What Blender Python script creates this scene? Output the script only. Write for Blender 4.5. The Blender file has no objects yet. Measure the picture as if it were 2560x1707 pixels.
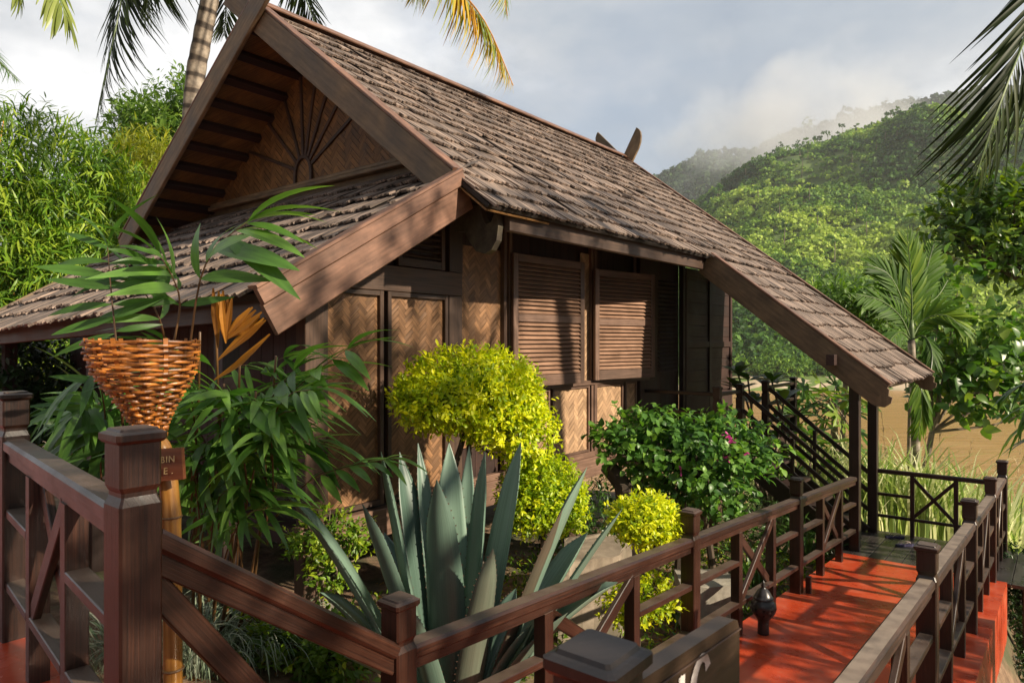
import bpy, math, random
import numpy as np
from mathutils import Vector
rng = np.random.default_rng(11); random.seed(11)
R = math.radians
sc = bpy.context.scene
COL = sc.collection

# ------------------------------------------------------------------ camera, sky, sun, exposure
cam_d = bpy.data.cameras.new("camera"); cam_d.lens = 24; cam_d.sensor_width = 36
cam_d.clip_start = 0.05; cam_d.clip_end = 6000
cam = bpy.data.objects.new("camera", cam_d); COL.objects.link(cam)
cam.location = (0, 0, 0); cam.rotation_euler = (R(90), 0, 0)
cam_d.dof.use_dof = True; cam_d.dof.focus_distance = 6.2; cam_d.dof.aperture_fstop = 8.0
sc.camera = cam
SUN_AZ = R(121); SUN_EL = R(27)
TO_SUN = Vector((math.sin(SUN_AZ)*math.cos(SUN_EL), math.cos(SUN_AZ)*math.cos(SUN_EL), math.sin(SUN_EL)))
sun_d = bpy.data.lights.new("sun", 'SUN'); sun_d.energy = 5.0; sun_d.angle = R(0.9); sun_d.color = (1.0, 0.86, 0.67)
sun = bpy.data.objects.new("sun", sun_d); COL.objects.link(sun)
sun.rotation_euler = TO_SUN.to_track_quat('Z', 'Y').to_euler(); sun.location = TO_SUN*60
sc.view_settings.view_transform = 'Standard'; sc.view_settings.look = 'None'
sc.view_settings.exposure = 0.68; sc.view_settings.gamma = 1
sc.cycles.use_denoising = True
sc.cycles.max_bounces = 7; sc.cycles.diffuse_bounces = 3; sc.cycles.glossy_bounces = 3
sc.cycles.transmission_bounces = 4; sc.cycles.volume_bounces = 1; sc.cycles.transparent_max_bounces = 6
sc.cycles.sample_clamp_indirect = 6.0

def nd(nt, typ, **kw):
    n = nt.nodes.new(typ)
    for k, v in kw.items():
        if k.startswith('i_'):
            n.inputs[k[2:].replace('_', ' ')].default_value = v
        else: setattr(n, k, v)
    return n
def ramp(nt, stops, interp='LINEAR'):
    n = nt.nodes.new('ShaderNodeValToRGB'); cr = n.color_ramp; cr.interpolation = interp
    while len(cr.elements) > 1: cr.elements.remove(cr.elements[-1])
    cr.elements[0].position = stops[0][0]; cr.elements[0].color = (*stops[0][1], 1)
    for p, c in stops[1:]:
        e = cr.elements.new(p); e.color = (*c, 1)
    return n
def L(nt, a, b): nt.links.new(a, b)

world = bpy.data.worlds.new("World"); sc.world = world; world.use_nodes = True
nt = world.node_tree; nt.nodes.clear()
wo = nd(nt, 'ShaderNodeOutputWorld'); bg = nd(nt, 'ShaderNodeBackground')
sky = nd(nt, 'ShaderNodeTexSky'); sky.sky_type = 'NISHITA'; sky.sun_disc = False
sky.sun_elevation = SUN_EL; sky.sun_rotation = SUN_AZ
bg.inputs['Strength'].default_value = 0.1
tc = nd(nt, 'ShaderNodeTexCoord')
mp = nd(nt, 'ShaderNodeMapping'); mp.inputs['Scale'].default_value = (1.0, 1.0, 1.9); mp.inputs['Location'].default_value = (0.35, 0.2, 0.1)
n1 = nd(nt, 'ShaderNodeTexNoise', i_Scale=2.3, i_Detail=9.0, i_Roughness=0.52, i_Distortion=0.25)
n2 = nd(nt, 'ShaderNodeTexNoise', i_Scale=2.1, i_Detail=8.0, i_Roughness=0.55)
L(nt, tc.outputs['Generated'], mp.inputs['Vector']); L(nt, mp.outputs[0], n1.inputs['Vector']); L(nt, mp.outputs[0], n2.inputs['Vector'])
cover = ramp(nt, [(0.36, (0, 0, 0)), (0.52, (1, 1, 1))])
L(nt, n1.outputs['Fac'], cover.inputs['Fac'])
# cloud brightness: bright tops, grey bases; whiter towards the west (left)
cb = ramp(nt, [(0.34, (2.3, 2.75, 3.4)), (0.46, (3.0, 3.4, 3.9)), (0.56, (4.0, 4.2, 4.45)), (0.68, (6.8, 6.8, 6.8))])
sep = nd(nt, 'ShaderNodeSeparateXYZ'); L(nt, tc.outputs['Generated'], sep.inputs[0])
mr = nd(nt, 'ShaderNodeMapRange', i_From_Min=0.25, i_From_Max=-0.55, i_To_Min=0.0, i_To_Max=0.085)
L(nt, sep.outputs['X'], mr.inputs['Value'])
ad = nd(nt, 'ShaderNodeMath', operation='ADD'); L(nt, n2.outputs['Fac'], ad.inputs[0]); L(nt, mr.outputs[0], ad.inputs[1])
L(nt, ad.outputs[0], cb.inputs['Fac'])
mx = nd(nt, 'ShaderNodeMix', data_type='RGBA')
mcov = nd(nt, 'ShaderNodeMapRange', i_From_Min=0.0, i_From_Max=1.0, i_To_Min=0.62, i_To_Max=1.0)
L(nt, cover.outputs[0], mcov.inputs['Value'])
L(nt, mcov.outputs[0], mx.inputs[0]); L(nt, sky.outputs[0], mx.inputs[6]); L(nt, cb.outputs[0], mx.inputs[7])
# sky dimmed behind the viewpoint, added to deepen the contrast
bk = nd(nt, 'ShaderNodeMapRange', i_From_Min=-0.25, i_From_Max=0.35, i_To_Min=0.62, i_To_Max=1.0); L(nt, sep.outputs['Y'], bk.inputs['Value'])
bs = nd(nt, 'ShaderNodeVectorMath', operation='SCALE'); L(nt, mx.outputs[2], bs.inputs[0]); L(nt, bk.outputs[0], bs.inputs['Scale'])
L(nt, bs.outputs[0], bg.inputs['Color']); L(nt, bg.outputs[0], wo.inputs['Surface'])

# ------------------------------------------------------------------ coordinates
F_, CX_, CY_ = 1706.7, 1280.0, 853.5
def at(px, py, Y): return np.array([(px-CX_)/F_*Y, Y, -(py-CY_)/F_*Y])
DU = np.array([0.63, 0.7766, 0.0]); DV = np.array([-0.7766, 0.63, 0.0]); UP = np.array([0, 0, 1.0])
ORG = np.array([-0.455, 2.88, 0.0])
def U(t, s, z): return ORG + DU*t + DV*s + UP*z
def tpx(px, s):                                   # t on the line s = const seen at column px
    a = (px-CX_)/F_; o = ORG + DV*s
    return (a*o[1]-o[0])/(DU[0]-a*DU[1])
def zpy(py, t, s): return -(py-CY_)/F_*U(t, s, 0)[1]

# ------------------------------------------------------------------ mesh builder
class MB:
    def __init__(self): self.v = []; self.f = []; self.r = []; self.t = []; self.n = 0
    def add(self, V, Fs, rnd=0.5, tex=None):
        V = np.asarray(V, float); n = len(V)
        self.v.append(V)
        for f in Fs:
            f = np.asarray(f, int)
            if f.ndim == 1: f = f[None, :]
            self.f.append(f + self.n)
        self.r.append(np.broadcast_to(np.asarray(rnd, float), (n,)))
        self.t.append(np.zeros((n, 3)) if tex is None else np.asarray(tex, float))
        self.n += n
    def merge(self, o):
        for f in o.f: self.f.append(f + self.n)
        self.v += o.v; self.r += o.r; self.t += o.t; self.n += o.n
    def mesh(self, name, off=(0, 0, 0), smooth=False):
        V = np.concatenate(self.v) - np.asarray(off)
        me = bpy.data.meshes.new(name)
        li = np.concatenate([f.ravel() for f in self.f]).astype(np.int32)
        k = np.concatenate([np.full(len(f), f.shape[1], np.int32) for f in self.f])
        st = np.concatenate([[0], np.cumsum(k)[:-1]]).astype(np.int32)
        me.vertices.add(len(V)); me.vertices.foreach_set('co', V.astype(np.float32).ravel())
        me.loops.add(len(li)); me.loops.foreach_set('vertex_index', li)
        me.polygons.add(len(k)); me.polygons.foreach_set('loop_start', st)
        me.update(calc_edges=True)
        me.polygons.foreach_set('use_smooth', np.full(len(k), bool(smooth)))
        a = me.attributes.new('rnd', 'FLOAT', 'POINT'); a.data.foreach_set('value', np.concatenate(self.r).astype(np.float32))
        a = me.attributes.new('tex', 'FLOAT_VECTOR', 'POINT'); a.data.foreach_set('vector', np.concatenate(self.t).astype(np.float32).ravel())
        me.validate()
        return me
    def build(self, name, mat, parent=None, smooth=False, origin=None):
        off = np.zeros(3)
        p = parent
        while p is not None: off = off + np.array(p.location); p = p.parent
        o = None
        if parent is None:
            V = np.concatenate(self.v)
            off = np.array(origin) if origin is not None else np.array([V[:, 0].mean(), V[:, 1].mean(), V[:, 2].min()])
        me = self.mesh(name, off, smooth)
        o = bpy.data.objects.new(name, me); COL.objects.link(o)
        if parent is None: o.location = off
        else: o.parent = parent
        me.materials.append(mat)
        return o
def tag(o, label=None, cat=None, group=None, kind=None):
    if label: o['label'] = label
    if cat: o['category'] = cat
    if group: o['group'] = group
    if kind: o['kind'] = kind
    return o
def thing(name, label, cat, loc, group=None):
    o = bpy.data.objects.new(name, None); COL.objects.link(o); o.location = tuple(loc); o.empty_display_size = 0.2
    return tag(o, label, cat, group)

def nrm(a): a = np.asarray(a, float); return a/np.maximum(np.linalg.norm(a, axis=-1, keepdims=True), 1e-9)
def beam(mb, p0, p1, w, h, up=(0, 0, 1), ch=0.006, rnd=None):
    p0 = np.asarray(p0, float); p1 = np.asarray(p1, float)
    d = nrm(p1-p0); side = nrm(np.cross(d, up)); u = np.cross(side, d)
    a, b = w/2, h/2; c = min(ch, a*.45, b*.45)
    sec = [(-a+c, -b), (a-c, -b), (a, -b+c), (a, b-c), (a-c, b), (-a+c, b), (-a, b-c), (-a, -b+c)]
    per = np.cumsum([0]+[math.dist(sec[i], sec[i+1]) for i in range(7)])
    V, T = [], []
    r = rng.random() if rnd is None else rnd
    ln = np.linalg.norm(p1-p0)
    for p, x in ((p0, 0), (p1, ln)):
        for (i, (sx, sy)) in enumerate(sec):
            V.append(p+side*sx+u*sy); T.append((x+r*7, per[i]+r*3, r))
    Fq = [[i, (i+1) % 8, 8+(i+1) % 8, 8+i] for i in range(8)]
    mb.add(V, [np.array(Fq)[:, ::-1], np.arange(8), np.arange(15, 7, -1)], r, T)
def ring_stack(mb, base, prof, ax=DU, ay=DV, chf=0.12, rnd=None):
    # square section with cut corners, one ring for each (z, half width)
    V, T = [], []; r = rng.random() if rnd is None else rnd
    for z, a in prof:
        c = a*chf
        for (x, y) in [(-a+c, -a), (a-c, -a), (a, -a+c), (a, a-c), (a-c, a), (-a+c, a), (-a, a-c), (-a, -a+c)]:
            V.append(base+ax*x+ay*y+UP*z); T.append((z+r*9, x+y*1.3+r*5, r))
    m = len(prof); Fs = []
    for k in range(m-1):
        for i in range(8):
            j = (i+1) % 8; Fs.append([k*8+i, k*8+j, k*8+8+j, k*8+8+i])
    mb.add(V, [np.array(Fs), np.arange(7, -1, -1), np.arange((m-1)*8, m*8)], r, T)
def post(mb, base, H, a=0.056, ax=DU, ay=DV):
    T = H
    ring_stack(mb, base, [(0, a), (T-.215, a), (T-.19, .83*a), (T-.178, .83*a), (T-.162, .97*a), (T-.042, .97*a), (T-.040, 1.06*a),
                          (T-.031, 1.19*a), (T-.014, 1.19*a), (T-.009, 1.03*a), (T-.007, .93*a), (T, .86*a)], ax, ay)
def lathe(mb, c, prof, n=24, rnd=0.5):
    V, T = [], []
    for z, r in prof:
        for i in range(n):
            a = 2*math.pi*i/n; V.append((c[0]+r*math.cos(a), c[1]+r*math.sin(a), c[2]+z)); T.append((i/n, z, rnd))
    m = len(prof)
    Fs = [[k*n+i, k*n+(i+1) % n, (k+1)*n+(i+1) % n, (k+1)*n+i] for k in range(m-1) for i in range(n)]
    mb.add(V, [np.array(Fs), np.arange(n-1, -1, -1), np.arange((m-1)*n, m*n)], rnd, T)
def curve(P, n):
    P = np.asarray(P, float)
    if len(P) == 2: return P[0]+(P[1]-P[0])*np.linspace(0, 1, n)[:, None]
    Q = np.vstack([2*P[0]-P[1], P, 2*P[-1]-P[-2]]); m = len(P)-1; out = []
    for x in np.linspace(0, m-1e-6, n):
        i = int(x); t = x-i; a, b, c, d = Q[i], Q[i+1], Q[i+2], Q[i+3]
        out.append(.5*((2*b)+(-a+c)*t+(2*a-5*b+4*c-d)*t*t+(-a+3*b-3*c+d)*t**3))
    return np.array(out)
def tube(mb, P, rad, k=7, rnd=None):
    P = np.asarray(P, float); n = len(P); rad = np.broadcast_to(np.asarray(rad, float), (n,))
    t = nrm(np.gradient(P, axis=0)); ref = np.array([.3, .2, 1.0])
    s = np.cross(t, ref); s = nrm(np.where(np.linalg.norm(s, axis=1, keepdims=True) < .1, np.cross(t, [1., 0, 0]), s)); b = np.cross(s, t)
    ang = np.arange(k)*2*math.pi/k
    V = P[:, None, :]+rad[:, None, None]*(np.cos(ang)[None, :, None]*s[:, None, :]+np.sin(ang)[None, :, None]*b[:, None, :])
    r = rng.random() if rnd is None else rnd
    ln = np.concatenate([[0], np.cumsum(np.linalg.norm(np.diff(P, axis=0), axis=1))])
    T = np.zeros((n, k, 3)); T[..., 0] = ln[:, None]+r*5; T[..., 1] = (ang/6.28)[None, :]*.3; T[..., 2] = r
    i = np.arange(n-1)[:, None]*k; j = np.arange(k)[None, :]; j2 = (j+1) % k
    Fq = np.stack([i+j, i+j2, i+k+j2, i+k+j], -1).reshape(-1, 4)
    mb.add(V.reshape(-1, 3), [Fq[:, ::-1], np.arange(k), np.arange(n*k-1, (n-1)*k-1, -1)], r, T.reshape(-1, 3))
def ribbon(mb, P, wid, up, fold=0.0, thick=0.0, nx=3, rnd=0.5):
    # a long leaf along P; fold lifts the margins; thick > 0 closes it underneath
    P = np.asarray(P, float); n = len(P); wid = np.asarray(wid, float)
    t = nrm(np.gradient(P, axis=0)); up = np.broadcast_to(np.asarray(up, float), (n, 3))
    s = nrm(np.cross(t, up)); u = np.cross(s, t)
    x = np.linspace(-1, 1, nx)
    V = P[:, None, :]+(s[:, None, :]*x[None, :, None]+u[:, None, :]*(fold*(x**2))[None, :, None])*wid[:, None, None]/2
    ln = np.linspace(0, 1, n); T = np.zeros((n, nx, 3)); T[..., 0] = ln[:, None]; T[..., 1] = x[None, :]; T[..., 2] = rnd
    i = np.arange(n-1)[:, None]*nx; j = np.arange(nx-1)[None, :]
    Fq = np.stack([i+j, i+j+1, i+nx+j+1, i+nx+j], -1).reshape(-1, 4)
    if thick <= 0: mb.add(V.reshape(-1, 3), [Fq], rnd, T.reshape(-1, 3)); return V
    th = thick*(1-x**2*.9)[None, :, None]*np.minimum(1, wid/wid.max()*1.5)[:, None, None]
    V2 = V-u[:, None, :]*th
    N = n*nx
    ed = [[a*nx, (a+1)*nx, N+(a+1)*nx, N+a*nx] for a in range(n-1)]+[[(a+1)*nx-1, N+(a+1)*nx-1, N+(a+2)*nx-1, (a+2)*nx-1] for a in range(n-1)]
    mb.add(np.concatenate([V.reshape(-1, 3), V2.reshape(-1, 3)]), [Fq, (Fq+N)[:, ::-1], np.array(ed)], rnd, np.concatenate([T.reshape(-1, 3)]*2))
    return V
def leaf_t(nseg=4, width=.3, peak=.4, fold=.25, droop=.2, side=0.0):
    x = np.linspace(0, 1, nseg+1); w = np.where(x < peak, np.sin(x/peak*math.pi/2)**.8, np.cos((x-peak)/(1-peak)*math.pi/2)**.8)
    w = np.maximum(w, .04)*width/2
    V = []
    for xi, wi in zip(x, w):
        z = -droop*xi*xi
        V += [(xi, -wi, z+fold*wi), (xi, 0, z), (xi, wi, z+fold*wi)]
    Fq = [[3*i+a, 3*i+3+a, 3*i+4+a, 3*i+1+a] for i in range(nseg) for a in (0, 1)]
    return np.array(V), np.array(Fq)
def basis(d, up):
    d = nrm(d); y = np.cross(np.broadcast_to(up, d.shape), d)
    bad = np.linalg.norm(y, axis=1, keepdims=True) < 1e-3
    y = nrm(np.where(bad, np.cross(np.array([1., .3, 0]), d), y)); z = np.cross(d, y)
    return np.stack([d, y, z], -1)
def scatter(mb, tmpl, pos, Rm, scl, rnd):
    T, Fq = tmpl; m, n = len(pos), len(T)
    if m == 0: return
    scl = np.broadcast_to(np.asarray(scl, float), (m,))
    V = np.einsum('mij,nj->mni', Rm, T)*scl[:, None, None]+pos[:, None, :]
    Fs = (Fq[None]+(np.arange(m)*n)[:, None, None]).reshape(-1, Fq.shape[1])
    rn = np.repeat(np.broadcast_to(np.asarray(rnd, float), (m,)), n)
    tx = np.tile(np.stack([T[:, 0], T[:, 1], T[:, 2]], 1), (m, 1)); tx[:, 2] = rn
    mb.add(V.reshape(-1, 3), [Fs], rn, tx)
def runit(n): return nrm(rng.normal(size=(n, 3)))
def crown(mb, blobs, twigs, per, ll, tm, shell=(.55, 1.0), out=.7, up=.35, rlo=0., rhi=1., grav=0., flat=.8, spread=.9):
    """leaves on short twigs through the volume of the blobs (cx,cy,cz,rx,ry,rz)"""
    B = np.asarray(blobs, float); w = (B[:, 3]*B[:, 5]+B[:, 3]*B[:, 4]); w /= w.sum()
    bi = rng.choice(len(B), twigs, p=w); d = runit(twigs)
    rr = shell[0]+(shell[1]-shell[0])*rng.random(twigs)**.6
    c = B[bi, :3]+d*B[bi, 3:6]*rr[:, None]
    td = nrm(d*out+runit(twigs)*.6+np.array([0, 0, up]))
    trnd = rng.random(twigs)
    k = np.tile(np.arange(per), twigs); rep = np.repeat(np.arange(twigs), per)
    p = c[rep]+td[rep]*(k*ll*.32)[:, None]
    ld = nrm(td[rep]*.5+runit(len(rep))*spread+np.array([0, 0, -grav]))
    nup = nrm(np.array([0, 0, flat])+d[rep]*.5+runit(len(rep))*.45)
    Rm = basis(ld, nup) if False else np.stack([ld, nrm(np.cross(nup, ld)), nrm(np.cross(ld, np.cross(nup, ld)))], -1)
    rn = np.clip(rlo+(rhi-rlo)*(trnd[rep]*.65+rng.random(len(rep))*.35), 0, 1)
    s = ll*(.65+.6*rng.random(len(rep)))
    tms = tm if isinstance(tm, list) else [tm]
    pick = rng.integers(0, len(tms), len(rep))
    for i, t in enumerate(tms):
        m = pick == i; scatter(mb, t, p[m], Rm[m], s[m], rn[m])
def frond(ml, ms, P, n, ll, tm, w0=.012, ang=55, hang=.35, prof=None, rnd=(.2, .8), start=.12, jit=.08, upv=(0, 0, 1), vee=.25, m=16):
    """feather leaf: rachis along P, leaflets in two rows"""
    C = curve(P, 60); tan = nrm(np.gradient(C, axis=0))
    if ms is not None: tube(ms, curve(P, m), np.linspace(w0, w0*.25, m), 5)
    x = np.linspace(start, .995, n); idx = (x*59).astype(int)
    pr = np.sin(np.clip((x-start)/(1-start), 0, 1)*math.pi*.86+.36)**.7 if prof is None else prof((x-start)/(1-start))
    for sgn in (-1, 1):
        xx = np.clip(x+rng.normal(0, .004, n), 0, 1); ii = np.clip((xx*59).astype(int), 0, 59)
        t = tan[ii]; s = nrm(np.cross(t, np.asarray(upv, float))); u = np.cross(s, t)
        a = np.radians(ang*(1-.45*x))
        d = t*np.cos(a)[:, None]+sgn*s*np.sin(a)[:, None]+u*vee*(1-x)[:, None]+rng.normal(0, jit, (n, 3))
        d[:, 2] -= hang
        d = nrm(d); nu = nrm(u+np.array([0, 0, .2])+d*.0)
        Rm = np.stack([d, nrm(np.cross(nu, d)), nrm(np.cross(d, np.cross(nu, d)))], -1)
        tms = tm if isinstance(tm, list) else [tm]; pick = rng.integers(0, len(tms), n)
        sc_ = ll*pr*(.85+.3*rng.random(n)); rn = rnd[0]+(rnd[1]-rnd[0])*rng.random(n)
        for i, tt in enumerate(tms):
            q = pick == i; scatter(ml, tt, C[ii][q], Rm[q], sc_[q], rn[q])
def hsh(ix, iy, s=0):
    h = np.sin(ix*127.1+iy*311.7+s*74.7)*43758.5453; return h-np.floor(h)
def vn(x, y, s=0):
    ix = np.floor(x); iy = np.floor(y); fx = x-ix; fy = y-iy; fx = fx*fx*(3-2*fx); fy = fy*fy*(3-2*fy)
    return (hsh(ix, iy, s)*(1-fx)+hsh(ix+1, iy, s)*fx)*(1-fy)+(hsh(ix, iy+1, s)*(1-fx)+hsh(ix+1, iy+1, s)*fx)*fy
def fbm(x, y, s=0, o=4):
    r = 0; a = .5
    for k in range(o): r = r+a*vn(x*2**k, y*2**k, s+k); a *= .5
    return r
def grid(mb, X, Y, Z, rnd=0.5):
    n, m = X.shape
    V = np.stack([X, Y, Z], -1).reshape(-1, 3)
    i = np.arange(n-1)[:, None]*m; j = np.arange(m-1)[None, :]
    mb.add(V, [np.stack([i+j, i+j+1, i+m+j+1, i+m+j], -1).reshape(-1, 4)], rnd, V)

# ------------------------------------------------------------------ materials
def base_mat(name):
    m = bpy.data.materials.new(name); m.use_nodes = True; nt = m.node_tree; nt.nodes.clear()
    o = nd(nt, 'ShaderNodeOutputMaterial'); b = nd(nt, 'ShaderNodeBsdfPrincipled'); L(nt, b.outputs[0], o.inputs[0])
    return m, nt, o, b
def wood(name, dark, light, rough=.45, stretch=(2.5, 55, 1), dust=None, dustamt=.7, bump=.25, blotch=.5, coat=0.0, lo=.3, hi=.72, var=.55):
    m, nt, o, b = base_mat(name)
    at_ = nd(nt, 'ShaderNodeAttribute', attribute_name='tex'); ar = nd(nt, 'ShaderNodeAttribute', attribute_name='rnd')
    mp = nd(nt, 'ShaderNodeMapping'); mp.inputs['Scale'].default_value = stretch
    L(nt, at_.outputs['Vector'], mp.inputs['Vector'])
    g = nd(nt, 'ShaderNodeTexNoise', i_Scale=1.0, i_Detail=7.0, i_Roughness=.62); L(nt, mp.outputs[0], g.inputs['Vector'])
    cr = ramp(nt, [(lo, dark), (hi, light)]); L(nt, g.outputs['Fac'], cr.inputs['Fac'])
    tco = nd(nt, 'ShaderNodeTexCoord')
    bl = nd(nt, 'ShaderNodeTexNoise', i_Scale=3.2, i_Detail=5.0, i_Roughness=.6); L(nt, tco.outputs['Object'], bl.inputs['Vector'])
    mr = nd(nt, 'ShaderNodeMapRange', i_From_Min=.3, i_From_Max=.7, i_To_Min=1-blotch*.55, i_To_Max=1+blotch*.45); L(nt, bl.outputs['Fac'], mr.inputs['Value'])
    vr = nd(nt, 'ShaderNodeMapRange', i_To_Min=1-var*.5, i_To_Max=1+var*.5); L(nt, ar.outputs['Fac'], vr.inputs['Value'])
    mm = nd(nt, 'ShaderNodeMath', operation='MULTIPLY'); L(nt, mr.outputs[0], mm.inputs[0]); L(nt, vr.outputs[0], mm.inputs[1])
    vs = nd(nt, 'ShaderNodeVectorMath', operation='SCALE'); L(nt, cr.outputs[0], vs.inputs[0]); L(nt, mm.outputs[0], vs.inputs['Scale'])
    col = vs.outputs[0]
    rv = nd(nt, 'ShaderNodeMapRange', i_From_Min=.25, i_From_Max=.75, i_To_Min=rough-.1, i_To_Max=rough+.14); L(nt, bl.outputs['Fac'], rv.inputs['Value'])
    rsock = rv.outputs[0]
    if dust:
        ge = nd(nt, 'ShaderNodeNewGeometry'); sx = nd(nt, 'ShaderNodeSeparateXYZ'); L(nt, ge.outputs['Normal'], sx.inputs[0])
        dn = nd(nt, 'ShaderNodeTexNoise', i_Scale=9.0, i_Detail=6.0); L(nt, tco.outputs['Object'], dn.inputs['Vector'])
        dm = nd(nt, 'ShaderNodeMapRange', i_From_Min=.80, i_From_Max=.97, i_To_Min=0., i_To_Max=dustamt); L(nt, sx.outputs['Z'], dm.inputs['Value'])
        dq = nd(nt, 'ShaderNodeMapRange', i_From_Min=.3, i_From_Max=.6, i_To_Min=.45, i_To_Max=1.0); L(nt, dn.outputs['Fac'], dq.inputs['Value'])
        dx = nd(nt, 'ShaderNodeMath', operation='MULTIPLY'); L(nt, dm.outputs[0], dx.inputs[0]); L(nt, dq.outputs[0], dx.inputs[1])
        mix = nd(nt, 'ShaderNodeMix', data_type='RGBA'); L(nt, dx.outputs[0], mix.inputs[0]); L(nt, col, mix.inputs[6]); mix.inputs[7].default_value = (*dust, 1)
        col = mix.outputs[2]
        ra = nd(nt, 'ShaderNodeMath', operation='MULTIPLY_ADD'); L(nt, dx.outputs[0], ra.inputs[0]); ra.inputs[1].default_value = .25; L(nt, rsock, ra.inputs[2]); rsock = ra.outputs[0]
    L(nt, col, b.inputs['Base Color']); L(nt, rsock, b.inputs['Roughness'])
    b.inputs['Coat Weight'].default_value = coat; b.inputs['Coat Roughness'].default_value = .25
    bp = nd(nt, 'ShaderNodeBump', i_Strength=bump, i_Distance=.004); L(nt, g.outputs['Fac'], bp.inputs['Height']); L(nt, bp.outputs[0], b.inputs['Normal'])
    return m
def leafmat(name, stops, trans=.35, rough=.42, tcol=None, streak=0.0, spec=.5):
    m, nt, o, b = base_mat(name)
    ar = nd(nt, 'ShaderNodeAttribute', attribute_name='rnd'); cr = ramp(nt, stops); L(nt, ar.outputs['Fac'], cr.inputs['Fac'])
    col = cr.outputs[0]
    if streak:
        at_ = nd(nt, 'ShaderNodeAttribute', attribute_name='tex'); mp = nd(nt, 'ShaderNodeMapping'); mp.inputs['Scale'].default_value = (2, 14, 30)
        L(nt, at_.outputs['Vector'], mp.inputs['Vector']); no = nd(nt, 'ShaderNodeTexNoise', i_Scale=1.6, i_Detail=5.0); L(nt, mp.outputs[0], no.inputs['Vector'])
        mr = nd(nt, 'ShaderNodeMapRange', i_From_Min=.3, i_From_Max=.7, i_To_Min=1-streak, i_To_Max=1+streak); L(nt, no.outputs['Fac'], mr.inputs['Value'])
        vs = nd(nt, 'ShaderNodeVectorMath', operation='SCALE'); L(nt, col, vs.inputs[0]); L(nt, mr.outputs[0], vs.inputs['Scale']); col = vs.outputs[0]
    L(nt, col, b.inputs['Base Color']); b.inputs['Roughness'].default_value = rough; b.inputs['Specular IOR Level'].default_value = spec
    if trans > 0:
        tr = nd(nt, 'ShaderNodeBsdfTranslucent'); mx = nd(nt, 'ShaderNodeMixShader', i_Fac=trans)
        hs = nd(nt, 'ShaderNodeHueSaturation', i_Saturation=1.1, i_Value=1.5); L(nt, col, hs.inputs['Color']); L(nt, hs.outputs[0], tr.inputs['Color'])
        L(nt, b.outputs[0], mx.inputs[1]); L(nt, tr.outputs[0], mx.inputs[2]); L(nt, mx.outputs[0], o.inputs[0])
    return m
def speck(name, c1, c2, scale=6., rough=.8, bump=.4, dist=.02, c3=None, detail=8.0, lo=.35, hi=.65):
    m, nt, o, b = base_mat(name)
    tco = nd(nt, 'ShaderNodeTexCoord'); n = nd(nt, 'ShaderNodeTexNoise', i_Scale=scale, i_Detail=detail, i_Roughness=.65); L(nt, tco.outputs['Object'], n.inputs['Vector'])
    cr = ramp(nt, [(lo, c1), (hi, c2)]); L(nt, n.outputs['Fac'], cr.inputs['Fac']); col = cr.outputs[0]
    if c3:
        n3 = nd(nt, 'ShaderNodeTexNoise', i_Scale=scale*.23, i_Detail=5.0); L(nt, tco.outputs['Object'], n3.inputs['Vector'])
        f3 = ramp(nt, [(.48, (0, 0, 0)), (.62, (1, 1, 1))]); L(nt, n3.outputs['Fac'], f3.inputs['Fac'])
        mix = nd(nt, 'ShaderNodeMix', data_type='RGBA'); L(nt, f3.outputs[0], mix.inputs[0]); L(nt, col, mix.inputs[6]); mix.inputs[7].default_value = (*c3, 1); col = mix.outputs[2]
    L(nt, col, b.inputs['Base Color']); b.inputs['Roughness'].default_value = rough
    bp = nd(nt, 'ShaderNodeBump', i_Strength=bump, i_Distance=dist); L(nt, n.outputs['Fac'], bp.inputs['Height']); L(nt, bp.outputs[0], b.inputs['Normal'])
    return m
M = {}
M['rail'] = wood('dark_rail_wood', (.009, .0036, .0022), (.062, .024, .013), rough=.36, stretch=(2.4, 170, 1), bump=.4, dust=(.145, .105, .080), dustamt=.62, coat=.0, lo=.34, hi=.76, blotch=.9)
M['black_wood'] = wood('near_black_wood', (.010, .006, .005), (.028, .016, .012), rough=.36, dust=(.045, .040, .040), dustamt=.5)
M['rail_dusty'] = wood('dusty_handrail_wood', (.020, .009, .006), (.075, .036, .022), rough=.5, stretch=(2.2, 60, 1), dust=(.25, .195, .150), dustamt=.9, lo=.36, hi=.72, blotch=.8)
M['house'] = wood('house_frame_wood', (.032, .018, .011), (.085, .046, .028), rough=.55)
M['house_dark'] = wood('dark_house_boards', (.016, .007, .005), (.045, .018, .012), rough=.6)
M['barge'] = wood('weathered_bargeboard', (.095, .064, .034), (.215, .145, .080), rough=.6, stretch=(3, 28, 1), blotch=.8)
M['barge_red'] = wood('reddish_verge_board', (.10, .050, .030), (.24, .125, .080), rough=.5, stretch=(3, 28, 1), blotch=.8)
M['shingle'] = wood('split_wood_shingle', (.032, .023, .018), (.34, .252, .200), rough=.72, stretch=(1.3, 48, 1), bump=1.0, blotch=.9, lo=.36, hi=.66, var=.5)
M['under'] = wood('roof_underlay', (.012, .009, .007), (.03, .02, .015), rough=.8)
M['weave'] = wood('woven_bamboo_strip', (.095, .043, .018), (.37, .200, .095), rough=.55, stretch=(3, 110, 1), bump=.5, blotch=.45, var=.8)
M['weave_pale'] = wood('paler_woven_bamboo', (.22, .125, .065), (.56, .37, .22), rough=.5, stretch=(3, 110, 1), bump=.5, blotch=.4, var=.6)
M['weave_dark'] = wood('old_woven_bamboo', (.085, .040, .012), (.27, .135, .040), rough=.6, stretch=(3, 110, 1), blotch=.7, var=.6)
M['louvre'] = wood('louvre_slat_wood', (.15, .080, .050), (.36, .215, .140), rough=.5, stretch=(2, 60, 1), var=.3)
M['shutter'] = wood('shutter_frame_wood', (.075, .042, .028), (.185, .110, .076), rough=.5)
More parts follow.
